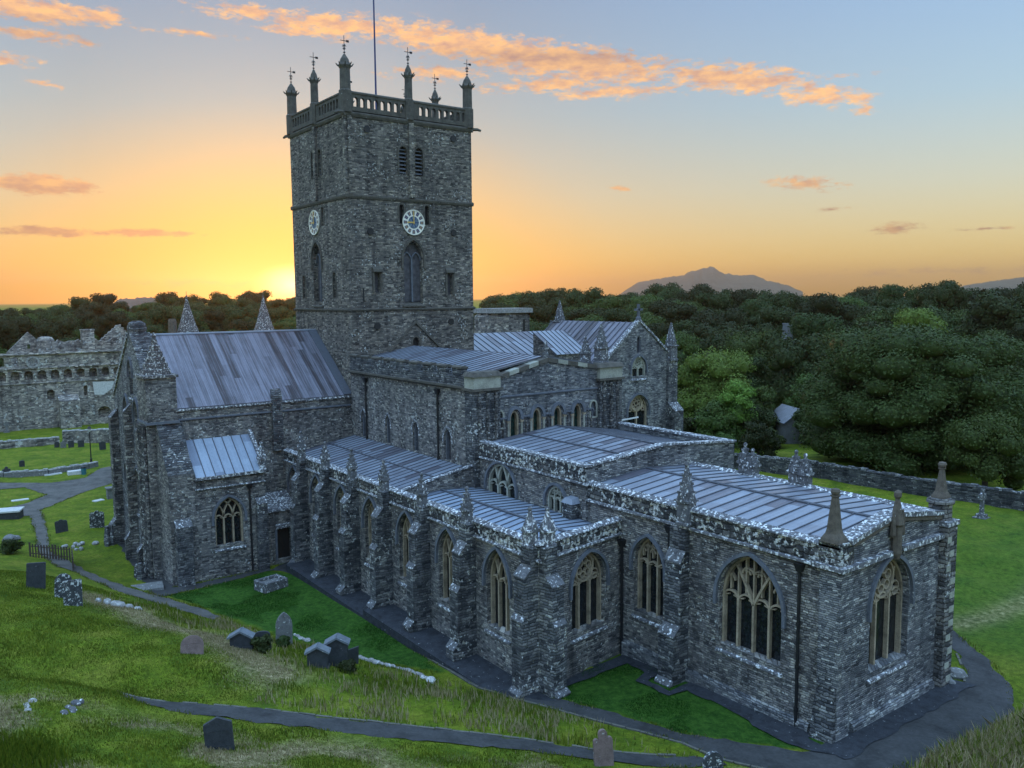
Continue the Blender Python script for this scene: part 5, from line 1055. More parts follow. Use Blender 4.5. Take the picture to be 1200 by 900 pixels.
def rocks(x,y,label,n,sp,size,mat='kerb',name='rubble_stones',cat='stones',along=None,seed=1,group=None):
    rng=random.Random(seed); r_=empty(name,(x,y,gz1(x,y))); tag(r_,label,cat,group)
    mb=MB()
    for k in range(n):
        if along: t=(k+.5)/n*len(along[:-1]); i=min(int(t),len(along)-2); f=t-i; px=along[i][0]*(1-f)+along[i+1][0]*f+rng.uniform(-sp,sp); py=along[i][1]*(1-f)+along[i+1][1]*f+rng.uniform(-sp,sp)
        else: px,py=x+rng.gauss(0,sp),y+rng.gauss(0,sp)
        s_=size*rng.uniform(.55,1.2); z=gz1(px,py)-gz1(x,y); c0=rng.uniform(0,6.28); pr=[]
        mb.lathe([(s_*.8,-.15),(s_,s_*.2),(s_*.75,s_*.55),(s_*.3,s_*.7)],(px-x,py-y,z),7,0,c0,rng.uniform(.6,1))
    return mb.build('stones',mat,r_) and r_
rocks(-13.65,-17.84,'flat patch of pale stones set in the lawn between path and transept',9,.6,.28,seed=2)
rocks(-18.06,-22.2,'bluish boulder on the slope left of the path',3,.35,.6,'grey',seed=3)
rocks(9.6,-19.6,'crumbling line of white stones on the bank beside the spotted headstones',12,.16,.33,along=[(9.3,-20.3),(10.8,-18.4)],seed=4)
rocks(26.74,-25.44,'left scatter of fallen white stones in the foreground grass',5,.14,.18,along=[(26.2,-25.5),(27.3,-25.6)],seed=5)
rocks(27.0,-24.21,'right heap of grey fallen stones in the foreground grass',7,.2,.2,'pin',along=[(26.4,-24.0),(27.8,-24.6)],seed=6)
rocks(24.5,-9.6,'line of pale kerb stones along the foot of the bank',22,.05,.2,along=[(21.6,-10.35),(23.4,-9.8),(25.2,-9.3),(26.4,-9.1)],seed=7)
rocks(16.5,-11.6,'short run of pale kerb stones right of the pointed headstone',6,.06,.22,along=[(16.0,-11.7),(17.6,-11.4)],seed=8)
rocks(26.6,-9.2,'little pile of white stones at the end of the kerb',4,.2,.27,'slabw',seed=9)
rocks(42.3,8.9,'grey rubble step at the chapel corner by the path',3,.25,.4,'grey',seed=10)
# picket fence
def fence(pts,label,gap):
    x0,y0=pts[0]; r_=empty('picket_fence',(x0,y0,0)); tag(r_,label,'fence')
    mb=MB(); rb=MB(); acc=0
    for (xa,ya),(xb,yb) in zip(pts,pts[1:]):
        l=math.hypot(xb-xa,yb-ya); n=int(l/gap); d=Vector((xb-xa,yb-ya,0)).normalized(); nn=Vector((-d.y,d.x,0))
        for k in range(n+1):
            p=Vector((xa,ya,0)).lerp(Vector((xb,yb,0)),k/n); z=gz1(p.x,p.y); q=p-Vector((x0,y0,0)); w=.045 if k%8 else .07
            b=[q-d*w-nn*.02,q+d*w-nn*.02,q+d*w+nn*.02,q-d*w+nn*.02]
            mb.hexa([v+Vector((0,0,z-.1)) for v in b],[v+Vector((0,0,z+1.05+(.1 if k%8==0 else 0))) for v in b],0)
        for hz in (.3,.85):
            za,zb=gz1(xa,ya)+hz,gz1(xb,yb)+hz; a=Vector((xa-x0,ya-y0,za)); b_=Vector((xb-x0,yb-y0,zb)); rb.tube([a+nn*.05,b_+nn*.05],.04,4,0)
    mb.build('pickets','fencew',r_); rb.build('rails','fencew',r_); return r_
M['fencew']=plain('weathered_brown_wood',(.06,.04,.032),.8,0,.3,8)
fence([(-11.0,-21.5),(-9.5,-20.0),(-8.6,-19.2)],'open picket gate of brown wood across the left path',.22)
fence([(-8.4,-19.1),(-4.6,-19.6)],'close-boarded brown picket fence right of the path gate',.13)
# lamp post
def lamp(x,y,h,label):
    r_=empty('street_lamp',(x,y,gz1(x,y))); tag(r_,label,'lamp post')
    mb=MB(); mb.lathe([(.14,0),(.14,.5),(.08,.6),(.05,h-.4),(.09,h-.36),(.09,h-.3)],(0,0,0),8,0); mb.tube([(0,-.3,h-.7),(0,.3,h-.7)],.025,5,0); mb.build('post','iron',r_)
    mb=MB(); mb.lathe([(.1,h-.3),(.24,h+.12),(.24,h+.14)],(0,0,0),6,0); l_=mb.build('lantern','slabw',r_)
    mb=MB(); mb.lathe([(.29,h+.14),(.16,h+.34),(.05,h+.4),(.05,h+.5)],(0,0,0),6,0); mb.build('cap','iron',r_); return r_
lamp(-57.84,-9.37,4.3,'tall black lamp post with lantern on the far lawn')
# benches, board, bin
def bench(x,y,label):
    r_=empty('bench',(x,y,gz1(x,y))); tag(r_,label,'bench'); mb=MB(); mb.box(-.25,.25,-.8,.8,.42,.5,0); mb.build('seat','slabw',r_)
    mb=MB(); mb.box(-.32,-.24,-.8,.8,.55,.95,0); mb.build('backrest','slabw',r_)
    for sy in (-.65,.65): mb=MB(); mb.box(-.3,.22,sy-.05,sy+.05,0,.419,0); mb.build('leg','grey',r_)
bench(-108,-13.7,'pale bench at far left edge before the palace wall'); bench(-97.7,-10.0,'pale bench on the grass right of the stone cross')
r_=empty('information_board',(-79.2,-8.0,gz1(-79,-8)+1.2)); tag(r_,'white tilted information board on top of the boundary wall','sign'); mb=MB(); mb.hexa([(-.4,-.7,.5),(.4,-.7,.15),(.4,.7,.15),(-.4,.7,.5)],[(-.4,-.7,.56),(.4,-.7,.21),(.4,.7,.21),(-.4,.7,.56)],0); mb.build('panel','white',r_); mb=MB(); mb.box(-.05,.05,-.4,-.3,-1.0,.33,0); mb.build('leg','iron',r_); mb=MB(); mb.box(-.05,.05,.3,.4,-1.0,.33,0); mb.build('leg','iron',r_)
M['teal']=plain('teal_paint',(.03,.16,.2),.5)
r_=empty('litter_bin',(-49.5,-11.6,gz1(-49.5,-11.6))); tag(r_,'small teal bin beside the low curved wall','bin'); mb=MB(); mb.lathe([(.26,0),(.3,.8)],(0,0,0),10,0); mb.build('body','teal',r_); mb=MB(); mb.lathe([(.33,.8),(.3,.95),(.1,1.05)],(0,0,0),10,0); mb.build('lid','iron',r_)
# walls
def wall(pts,h,t,label,mat='wall',name='stone_wall',cat='wall',cap=True,step=2.0):
    x0,y0=pts[0]; r_=empty(name,(0,0,0)); tag(r_,label,cat); mb=MB(); cb=MB(); rng=random.Random(len(label))
    for (xa,ya),(xb,yb) in zip(pts,pts[1:]):
        l=math.hypot(xb-xa,yb-ya); n=max(1,int(l/step)); d=Vector((xb-xa,yb-ya,0)).normalized(); nn=Vector((-d.y,d.x,0))*t/2
        for k in range(n):
            p=Vector((xa,ya,0)).lerp(Vector((xb,yb,0)),k/n); q=Vector((xa,ya,0)).lerp(Vector((xb,yb,0)),(k+1)/n); zp,zq=gz1(p.x,p.y),gz1(q.x,q.y)
            b=[p-nn,q-nn,q+nn,p+nn]; zz=[zp,zq,zq,zp]
            mb.hexa([v+Vector((0,0,z-.6)) for v,z in zip(b,zz)],[v+Vector((0,0,z+h)) for v,z in zip(b,zz)],0)
            if cap:
                m_=max(1,int((q-p).length/.5))
                for j in range(m_):
                    a=p.lerp(q,(j+.04)/m_); c=p.lerp(q,(j+.96)/m_); za=zp+(zq-zp)*j/m_+h; e=rng.uniform(.05,.2); n2=nn*1.12
                    cb.hexa([v+Vector((0,0,za-.02)) for v in (a-n2,c-n2,c+n2,a+n2)],[v+Vector((0,0,za+e)) for v in (a-n2*.8,c-n2*.8,c+n2*.8,a+n2*.8)],0)
    mb.build('masonry',mat,r_)
    if cap: cb.build('cope_stones','butt' if mat=='wallr' else 'kerb',r_)
    return r_
wall([(6.1,38.3),(17.6,36.6),(24.6,37.1),(33.7,38.2),(50,40)],1.35,.5,'long lichened rubble wall below the dark trees on the right','wallr')
wall([(-92,-30),(-79,-17.7),(-78.4,-10.1)],1.0,.6,'left stretch of low boundary wall across the river lawn','ruin')
wall([(-78.2,-9.6),(-75,-3.2),(-70,4)],1.9,.7,'higher right stretch of boundary wall behind the lamp post','ruin')
wall([(-58,-26),(-53.4,-19.4),(-52.3,-15),(-53.6,-10.5),(-54.5,-9.3)],.55,.5,'low curved kerb wall edging the far lawn','grey','kerb_wall','wall',True,1.2)
# ------------------------------------------------------------------ bishop's palace ruin
M['ruinp']=rubble('palace_rubble_pale',.4,1.5,.45,.18,.5,1.8)
PAL=empty('palace_ruin',(-95,-10,-3)); PAL.location=(0,0,0); tag(PAL,'roofless grey palace ruin with arcaded parapet beyond the river lawn','ruin')
X0=-95; Y0=-45; mb=MB().frame((X0,Y0,0),YN); pl=58
hol=[]; 
for k in range(30): 
    c=1.0+k*1.9
    if 0<c<pl-1: hol.append(opening(c,.62,5.6,6.5,7.1,True,4))
for c,s,h,a in ((36.3,2.2,3.8,.55),(31.5,7.9,9.4,.45),(29.6,7.9,9.4,.45),(41.5,2.4,4.2,.3),(46.4,1.8,4.3,.45),(44.2,-1.6,.4,1.0),(39,7.8,8.9,.35),(48.5,7.8,8.9,.35),(20,2,4,.6),(12,2,4,.6)): hol.append(opening(c,a,s,h-a*.8,h,True,4))
hol.append([(34.0+.75*math.cos(t),8.5+.75*math.sin(t)) for t in [i*math.pi/8 for i in range(16)]])
rng=random.Random(12); top=[]
u=pl
while u>0: top.append((u,10.0+rng.uniform(-.25,.35))); u-=rng.uniform(.8,2)
mb.panel([(0,-5),(pl,-5)]+top+[(0,10)],hol,.9,0,0,True)
mb.build('front_wall','ruinp',PAL)
mb=MB().frame((X0,Y0,0),YN); mb.prism([(-.02,7.35),(.2,7.4),(.2,7.6),(-.02,7.7)],0,pl,0); mb.prism([(-.02,9.6),(.25,9.65),(.25,9.85),(-.02,9.9)],0,pl,0); mb.prism([(-.02,4.9),(.15,4.95),(.15,5.1),(-.02,5.15)],0,pl,0); mb.build('string_courses','ruinp',PAL)
mb=MB(); mb.box(X0-6,X0-1.0,Y0,Y0+pl,-5,7.3,0); mb.build('vault_mass','ruinp',PAL)
mb=MB().frame((X0-.3,Y0,0),YN); mb.slab([(42.8,2.5),(44.2,2.4),(45.6,3.4),(46.0,4.6),(42.6,4.7)],.0,.34,0); mb.slab([(46.9,2.7),(49,2.6),(49.3,4.6),(46.9,4.7)],.0,.34,0); mb.build('plaster_patch','slabw',PAL)
mb=MB().frame((X0,Y0,0),YN); mb.strip([(34.0+.85*math.cos(t),8.5+.85*math.sin(t)) for t in [i*math.pi/8 for i in range(16)]],.3,-.1,.15,0,True)
for k in range(8): an=k*math.pi/4; mb.strip([(34,8.5),(34+.75*math.cos(an),8.5+.75*math.sin(an))],.1,-.3,-.1,0)
mb.build('rose_window','kerb',PAL)
mb=MB().frame((X0,Y0,0),YN); mb.prism([(0,-5),(2.2,-5),(2.2,2.0),(0,2.8)],37.2,40.2,0); mb.build('buttress','ruinp',PAL)
for c,w,z,xo in ((26.8,6.5,13.0,-9),(34.6,6.6,13.1,-9)):
    mb=MB().frame((X0+xo,Y0,0),YN); mb.panel([(c-w/2,5),(c+w/2,5),(c+w/2,9.7),(c,z),(c-w/2,9.7)],[rect(c-.25,c+.25,10.2,11.0)],.8,0,0,True); mb.build('gable','ruinp',PAL)
mb=MB().frame((X0-14,Y0,0),YN); st=[(44.5,5),(52.5,5),(52.5,11.5)]+[p for k in range(6) for p in ((50.9-k*.55+.0,12.3+k*.0-.0),)][:0]
st=[(44.6,5),(52.8,5),(52.8,10.6)]
for k in range(6): st+=[(52.8-.35-k*.42,10.6+k*.55),(52.8-.35-k*.42,11.15+k*.55)]
for k in range(6): st+=[(49.5-k*.62,13.7-k*.55),(49.5-.3-k*.62,13.2-k*.55)]
mb.panel(st,[],.9,0,0,True); mb.build('stepped_gable','ruinp',PAL)
mb=MB(); mb.box(X0-12,X0-10.4,-1.9+0,.1,5,13.0,0); mb.box(X0-12.1,X0-10.3,-2.0,.2,13.0,13.25,0); mb.build('chimney','ruinp',PAL)
mb=MB(); mb.lathe([(1.45,4),(1.4,11.6),(1.1,12.1),(.6,12.3)],(X0-8,-8.0,0),10,0); mb.build('round_chimney','ruinp',PAL)
mb=MB().frame((X0-12,Y0,0),YN); tp=[]; u=50.0; rng=random.Random(9)
while u>36: tp.append((u,11.0+rng.choice([0,.5,.2]))); u-=.55
mb.panel([(36,5),(50,5)]+tp,[],1.0,0,0,True); mb.build('ruined_wall_top','ruinp',PAL)
# stub tower of the old college
r_=empty('college_tower',(-21,30,0)); r_.location=(0,0,0); tag(r_,'short square stone tower with flat corbelled top behind the transept roof','tower'); mb=MB(); mb.box(-23,-20,27.0,33.0,-2,16.0,0); mb.hexa([(-23,27,16),(-20,27,16),(-20,33,16),(-23,33,16)],[(-22.8,27.4,16.4),(-20.2,27.4,16.4),(-20.2,32.6,16.4),(-22.8,32.6,16.4)],0); mb.build('wall','ruin',r_)
mb=MB(); mb.box(-23.3,-19.7,27.0,33.3,16.4,16.95,0); mb.build('parapet','kerb',r_); mb=MB(); mb.box(-20.0,-19.96,32.0,32.3,14.2,15.6,0); mb.build('slit_window','iron',r_)
# farm shed and house among the trees
M['shedroof']=plain('grey_slate_roof',(.16,.17,.19),.6,0,.2,2); M['render']=dressed('pale_render',(.17,.17,.165),.2,1,.8)
def house(x,y,z,w,l,h,rh,rz,label,wm_='render',cat='shed',chim=0,name='shed'):
    r_=empty(name,(x,y,z),R(rz)); tag(r_,label,cat); mb=MB(); mb.box(-w/2,w/2,-l/2,l/2,-1.5,h,0); mb.add([(-w/2,-l/2,h),(w/2,-l/2,h),(0,-l/2,h+rh)],[(0,1,2)],0); mb.add([(-w/2,l/2,h),(w/2,l/2,h),(0,l/2,h+rh)],[(0,2,1)],0); mb.build('wall',wm_,r_)
    mb=MB()
    for sg in (-1,1): a=[(sg*(w/2+.2),-l/2-.2,h-.12),(sg*(w/2+.2),l/2+.2,h-.12),(0,l/2+.2,h+rh),(0,-l/2-.2,h+rh)]; mb.add(a+[(p[0],p[1],p[2]+.12) for p in a],[(0,1,2,3),(4,5,6,7),(0,1,5,4),(1,2,6,5),(2,3,7,6),(3,0,4,7)],0)
    rf=mb.build('roof','shedroof',r_)
    for k in range(chim): mb=MB(); yy=(-1 if k else 1)*(l/2-.5); mb.box(-.5,.5,yy-.6,yy+.6,h+rh-.8,h+rh+2.0,0); mb.box(-.6,.6,yy-.7,yy+.7,h+rh+2.0,h+rh+2.2,0); mb.build('chimney','render',rf)
    mb=MB(); mb.box(w/2+.0,w/2+.04,-.5,.5,0,1.9,0); mb.build('door','wood',r_)
    return r_
# ================================================================== TREES
def leaf_mat(name,c,var=.35):
    m,t,b=new_mat(name); o=coords(t); oi=N(t,'ShaderNodeObjectInfo')
    n1=noise(t,o,.5,3,.6); n2=noise(t,o,3.0,3,.7)
    base=mixc(t,n1,tuple(x*.62 for x in c),(c[0]*1.5,c[1]*1.25,c[2]*1.1))
    base=mixc(t,1,base,ramp(t,n2,[(.3,1-var),(.7,1+var)]),'MULTIPLY')
    h=N(t,'ShaderNodeHueSaturation'); L(t,base,h.inputs['Color']); L(t,mth(t,'ADD',.475,mth(t,'MULTIPLY',oi.outputs['Random'],.045)),h.inputs['Hue']); L(t,mth(t,'ADD',.65,mth(t,'MULTIPLY',oi.outputs['Random'],.75)),h.inputs['Value'])
    tr=N(t,'ShaderNodeBsdfTranslucent'); L(t,h.outputs[0],tr.inputs[0]); L(t,h.outputs[0],b.inputs['Base Color']); b.inputs['Roughness'].default_value=.65; b.inputs['Specular IOR Level'].default_value=.2
    mx=N(t,'ShaderNodeMixShader'); mx.inputs[0].default_value=.14; L(t,b.outputs[0],mx.inputs[1]); L(t,tr.outputs[0],mx.inputs[2])
    out_=[n for n in t.nodes if n.type=='OUTPUT_MATERIAL'][0]; L(t,mx.outputs[0],out_.inputs[0]); return m
M['leafd']=leaf_mat('dark_foliage',(.032,.052,.013)); M['leafm']=leaf_mat('oak_foliage',(.052,.088,.018)); M['leafb']=leaf_mat('bright_foliage',(.11,.19,.032)); M['leafo']=leaf_mat('olive_foliage',(.039,.060,.014)); M['bark']=dressed('bark',(.07,.055,.04),.4,3,.9)
def crown_pts(rng,r_,h,z0,nl,leaf,n,flat=1.0):
    lo,hi=(.22,.38) if nl<40 else (.14,.27)
    """leaf faces on the shells of many lobes spread through the crown"""
    C_=[];Rr=[]
    for k in range(nl):
        f=(k+.5)/nl; zz=z0+(h-z0)*(.12+.76*rng.random()); prof=math.sqrt(max(.05,1-((zz-(z0+(h-z0)*.42))/((h-z0)*.60))**2)); a=2.399*k+rng.uniform(-.4,.4)
        rad=r_*prof*(.74 if nl<40 else .86)*math.sqrt(rng.uniform(.3,1)); C_.append((rad*math.cos(a),rad*math.sin(a),zz)); Rr.append(r_*rng.uniform(lo,hi))
    C_.append((0,0,h-r_*.42)); Rr.append(r_*.42); C_.append((0,0,z0+(h-z0)*.45)); Rr.append(r_*.62)
    C_=np.array(C_); Rr=np.array(Rr); g=np.random.default_rng(rng.randint(0,10**6))
    pr=Rr**2/np.sum(Rr**2); idx=g.choice(len(Rr),n,p=pr); d=g.normal(size=(n,3)); d/=np.linalg.norm(d,axis=1)[:,None]
    d[:,2]=np.where(d[:,2]<-.35,-d[:,2],d[:,2])
    rad=Rr[idx]*(1+g.normal(0,.15,n))*(1-.22*(g.random(n)**2)); P=C_[idx]+d*rad[:,None]*np.array([1,1,.82*flat])
    # drop leaves buried in another lobe
    keep=np.ones(n,bool)
    for c,q in zip(C_,Rr): keep&=~(np.linalg.norm((P-c)/np.array([1,1,.82]),axis=1)<q*.78)
    keep&=P[:,2]>z0*.55; P,d=P[keep],d[keep]; m_=len(P)
    nrm=d+g.normal(0,.45,(m_,3)); nrm/=np.linalg.norm(nrm,axis=1)[:,None]
    t=np.cross(nrm,g.normal(size=(m_,3))); t/=np.linalg.norm(t,axis=1)[:,None]; b=np.cross(nrm,t)
    s=leaf*g.uniform(.55,1.25,(m_,1)); asp=g.uniform(.5,.9,(m_,1))
    V=np.stack([P-t*s*.5-b*s*asp*.15,P-t*s*.02-b*s*asp*.5,P+t*s*.55,P+t*s*.05+b*s*asp*.5],1).reshape(-1,3)
    F=np.arange(m_*4).reshape(-1,4); return V,F,C_,Rr
def ico(c,r_,sq=.82):
    bm=bmesh.new(); bmesh.ops.create_icosphere(bm,subdivisions=1,radius=1); V=np.array([v.co[:] for v in bm.verts])*np.array([r_,r_,r_*sq])+np.array(c); F=np.array([[v.index for v in f.verts] for f in bm.faces]); bm.free(); return V,F
def tree_parts(name,seed,r_,h,z0,nl,leaf,n,mat,label,group,core=True,cat='tree'):
    rng=random.Random(seed); r0=empty(name); tag(r0,label,cat,group)
    V,F,C_,Rr=crown_pts(rng,r_,h,z0,nl,leaf,n)
    if core:   # added solid core in each lobe, blocks light so the undersides go dark
        for c,q in zip(C_,Rr):
            th=np.linspace(.25,math.pi-.25,5); ph=np.arange(7)*2*math.pi/7; q2=q*.72
            iv=np.array([(c[0]+q2*math.sin(t)*math.cos(p),c[1]+q2*math.sin(t)*math.sin(p),c[2]+q2*.82*math.cos(t)) for t in th for p in ph]); o_=len(V)
            iff=np.array([(i*7+j,(i+1)*7+j,(i+1)*7+(j+1)%7,i*7+(j+1)%7) for i in range(4) for j in range(7)])+o_
            V=np.r_[V,iv]; F=np.r_[F,iff]
    o=npmesh('crown',V,F,mat,4,False,r0)
    mb=MB(); tr=max(.18,r_*.07); mb.tube([(0,0,-.8),(.05,0,z0*.6),(0,.1,h*.45),(.1,0,h*.7)],[tr*1.35,tr,tr*.7,tr*.3],7,0)
    for k in range(5):
        a=k*1.3+rng.random(); c=C_[k%len(C_)]; mb.tube([(0,0,h*.25+k*.05*h),(c[0]*.5,c[1]*.5,h*.3+(c[2]-h*.3)*.6),(c[0]*.85,c[1]*.85,c[2])],[tr*.4,tr*.25,tr*.08],5,0)
    mb.build('trunk','bark',r0); return r0
def copy_tree(o,loc,rz,sc,label=None,group=None,mat=None):
    c=o.copy(); col.objects.link(c); c.location=loc; c.rotation_euler=(0,0,rz); c.scale=sc
    if label: c['label']=label
    if group: c['group']=group
    for ch in o.children:
        d=ch.copy(); col.objects.link(d); d.parent=c
    return c
GW='trees of the wooded hill behind the palace'; GE='trees of the dense wood beyond the chapel'
protos=[]
for k,(r_,h,z0,nl,lf,n,mt) in enumerate(((5.6,11.0,1.0,22,.42,9500,'leafd'),(5.0,10.0,.9,18,.42,8500,'leafm'),(6.2,11.5,1.0,26,.44,10500,'leafd'),(5.4,9.2,.8,20,.42,9000,'leafm'))):
    protos.append(tree_parts('broadleaf_tree',40+k,r_,h,z0,nl,lf,n,mt,'dark leafy tree in the dense wood beyond the chapel roofs',GE))
rng=random.Random(77); spots=[]
def in_zone(x,y):
    D=math.hypot(x-59.72,y+28.48); az=math.degrees(math.atan2(x-59.72,y+28.48))
    return D,az
for dd in np.arange(112,330,8.6):
    az=-89.0
    while az<-19.5:
        D=dd+rng.uniform(-3.4,3.4); a=az+rng.uniform(-.3,.3)*8.6/D*57.3; az+=9.3/D*57.3*rng.uniform(.85,1.2)
        x,y=59.72+D*math.sin(math.radians(a)),-28.48+D*math.cos(math.radians(a))
        left=a<-66.5
        d0=np.interp(a,[-88,-76,-66.5,-60,-45,-20],[205,200,185,150,132,118]); d1=np.interp(a,[-88,-76,-66,-60,-45,-36,-20],[285,292,292,268,258,255,250])
        if not(d0<D<d1): continue
        if -67.3<a<-56.2: continue   # behind the tower
        if not left and a>-54 and D<150 and a<-47: continue
        if abs(a+35.4)<1.6 and 148<D<183: continue
        if -45<a<-39 and D<140: continue
        if a>-33.5 and D<138: continue
        spots.append((D,x,y,a,left))
spots.sort()
print('tree spots',len(spots))
used=[0]*4
for i,(D,x,y,a,left) in enumerate(spots[:286]):
    k=rng.randrange(4); s=rng.uniform(.82,1.12)*(0.9 if left else 1.0); z=gz1(x,y)-(.4 if left or a<-41 else 1.0)
    lab=('low dark tree in the wood on the hillside behind the palace ruin' if left else 'dark leafy tree in the dense wood beyond the chapel roofs'); grp=GW if left else GE
    sc=(s*rng.uniform(.95,1.12),s*rng.uniform(.95,1.12),s*rng.uniform(.85,1.08))
    if not used[k]:
        o=protos[k]; used[k]=1; o.location=(x,y,z); o.rotation_euler=(0,0,rng.uniform(0,6.28)); o.scale=sc; o['label']=lab; o['group']=grp
    else: copy_tree(protos[k],(x,y,z),rng.uniform(0,6.28),sc,lab,grp)
# nearer trees that stand out
big=tree_parts('broadleaf_tree',7,9.8,16.0,-1.2,170,.26,190000,'leafo','huge dark spreading tree filling the right behind the boundary wall','big trees by the boundary wall'); big.location=(18.6,50.5,gz1(18.6,50.5)-.3); big.scale=(1.08,1.08,.86)
def solo(seed,x,y,r_,h,mat,label,lf=.32,n=11000,nl=22,z0=.8,name='broadleaf_tree',cat='tree',zoff=0):
    o=tree_parts(name,seed,r_,h,z0,nl,lf,n,mat,label,None,True,cat); o.location=(x,y,gz1(x,y)-.3+zoff); return o
solo(101,-11.5,56.8,5.6,12.3,'leafb','round bright green tree to the right of the chapter house gable',.3,20000,30)
solo(102,-28.1,68.5,4.3,14.2,'leafm','tall round green tree just behind the chapter house pinnacle',.34,12000)
solo(103,-28.8,87.7,6.5,12.4,'leafm','broad mid-green tree left of the house chimney',.36,15000,28)
solo(104,-15.5,91,5.0,11.5,'leafm','rounded mid-green tree between the house and the huge dark tree',.34,12000)
solo(105,-5.7,94.3,5.4,15.8,'leafb','pale green tree showing its top above the huge dark tree',.36,12000)
solo(106,-102.3,150.5,4.4,11.5,'leafd','dark round-headed tree standing up on the skyline beside the hill',.4,8000)
solo(107,28.6,42.6,3.6,6.8,'leafm','bushy dark green tree at the right edge behind the boundary wall',.22,16000,24,.3)
for sd,x,y,r_,h,m_,l in ((111,-1.6,47.0,1.6,2.4,'leafm','rounded green bush in front of the grey shed'),(112,4.3,45.1,2.5,4.2,'leafd','low dark bush beside the boundary wall under the huge tree'),(113,-3.9,51.6,2.8,8.4,'leafb','feathery light green bush right of the bright tree'),
    (114,-11.5,48.0,2.2,5.0,'leafm','green bush against the chapter house corner'),(115,-4.2,57.2,2.2,7.2,'leafm','upright green bush between the two sheds'),(117,.9,51.5,1.9,2.6,'leafm','small round bush in front of the pale shed'),(116,-1.8,62.7,3.1,8.4,'leafm','leafy green bush behind the pale shed')):
    solo(sd,x,y,r_,h,m_,l,.24,7500,16,.2,'bush','bush')
house(-8.3,53.2,1.6,4.2,5.5,1.6,1.3,35,'low grey shed with slate roof among the bushes')
house(-0.6,58.0,1.0,4.0,5.0,2.2,1.5,60,'pale rendered shed gable left of the huge tree')
house(-40.6,113.2,3.6,8,11,4.2,2.6,40,'grey house with tall chimney sunk among the trees','render','house',2,'house')
# ivy and low bushes on the bank
for sd,x,y,r_,h,l in ((121,20.2,-14.9,.62,.75,'dark ivy clump between the squat capped stone and the arched one'),(122,18.7,-13.3,.5,.55,'ivy growing round the foot of the pointed headstone'),(123,24.6,-12.4,.6,.5,'low weeds at the foot of the two capped headstones'),(124,-12.6,-22.6,1.1,1.1,'dark bramble bush on the slope below the blue boulder')):
    o=tree_parts('ivy_clump' if 'ivy' in l else 'weed_clump',sd,r_,h,.05,7,.16,1500,'leafd',l,None,True,'plant'); o.location=(x,y,gz1(x,y)-.05)
# ================================================================== GRASSES
M['blade']=None
def blade_mat():
    m,t,b=new_mat('grass_blades'); a=N(t,'ShaderNodeVertexColor',layer_name='tint'); L(t,a.outputs[0],b.inputs['Base Color']); b.inputs['Roughness'].default_value=.7; b.inputs['Specular IOR Level'].default_value=.2
    tr=N(t,'ShaderNodeBsdfTranslucent'); L(t,a.outputs[0],tr.inputs[0]); mx=N(t,'ShaderNodeMixShader'); mx.inputs[0].default_value=.3; L(t,b.outputs[0],mx.inputs[1]); L(t,tr.outputs[0],mx.inputs[2])
    o=[n for n in t.nodes if n.type=='OUTPUT_MATERIAL'][0]; L(t,mx.outputs[0],o.inputs[0]); return m
M['blade']=blade_mat()
def blades(name,x,y,h,tint,seed,w=.02,lean=.35,label=None):
    g=np.random.default_rng(seed); n=len(x); z=ground(x,y)-.03+ (vnoise(x,y,2.6,1)-.5)*.22+(vnoise(x,y,.9,2)-.5)*.09
    a=g.uniform(0,6.28,n); la=g.uniform(0,6.28,n); ll=h*lean*np.abs(g.normal(0,.8,n)); ww=w*g.uniform(.6,1.5,n)
    B=np.stack([x,y,z],1); dx=np.stack([np.cos(a)*ww,np.sin(a)*ww,0*a],1); tip=B+np.stack([np.cos(la)*ll,np.sin(la)*ll,h],1); mid=B+np.stack([np.cos(la)*ll*.35,np.sin(la)*ll*.35,h*.6],1)
    V=np.stack([B-dx,B+dx,mid+dx*.7,tip,mid-dx*.7],1).reshape(-1,3); F=np.arange(n*5).reshape(-1,5)
    o=npmesh(name,V,F,'blade',5); vcol(o,'tint',np.repeat(tint,5,0)); tag(o,label,'grass',None,'stuff'); return o
g=np.random.default_rng(3)
def in_paths(x,y):
    r_=np.zeros(x.shape,bool)
    for p in POLY.values(): r_|=pip(p,x,y)
    return r_
GREEN=np.array([[.12,.165,.014],[.17,.195,.02],[.08,.125,.012]]); STRAW=np.array([[.36,.29,.16],[.26,.21,.10],[.45,.37,.22]])
# long seeding grass on the bank above the lawn
BANK=[(4.5,-16.5),(10.6,-14.4),(16.9,-12.6),(22.3,-10.7),(26,-9.3),(28.9,-8.1),(31.6,-7.2),(34.7,-6.1),(37.5,-5.2),(39.3,-5.3),(37,-8.3),(33.6,-11.7),(29.2,-16.3),(27.2,-17.8),(24.8,-14.9),(20.9,-15.0),(17.1,-15.6),(15.4,-17.5),(10.5,-18.8),(6,-20)]
x=g.uniform(4,40,120000); y=g.uniform(-20,-4,120000); k=pip(BANK,x,y)&~in_paths(x,y); dens=vnoise(x,y,2.4,11)*.7+vnoise(x,y,.7,12)*.5; k&=g.random(len(x))<np.clip((dens-.32)*1.6,0.05,1); k&=pdist(TAN,x,y)>.75; x,y=x[k],y[k]
st=(g.random(len(x))<np.clip(.15+1.0*(vnoise(x,y,1.8,13)-.35),.05,.75)); tint=np.where(st[:,None],STRAW[g.integers(0,3,len(x))],GREEN[g.integers(0,3,len(x))])
blades('long_grass',x,y,np.where(st,g.uniform(.18,.48,len(x)),g.uniform(.10,.30,len(x)))*(.55+.8*vnoise(x,y,1.3,19)),tint,5,.018)
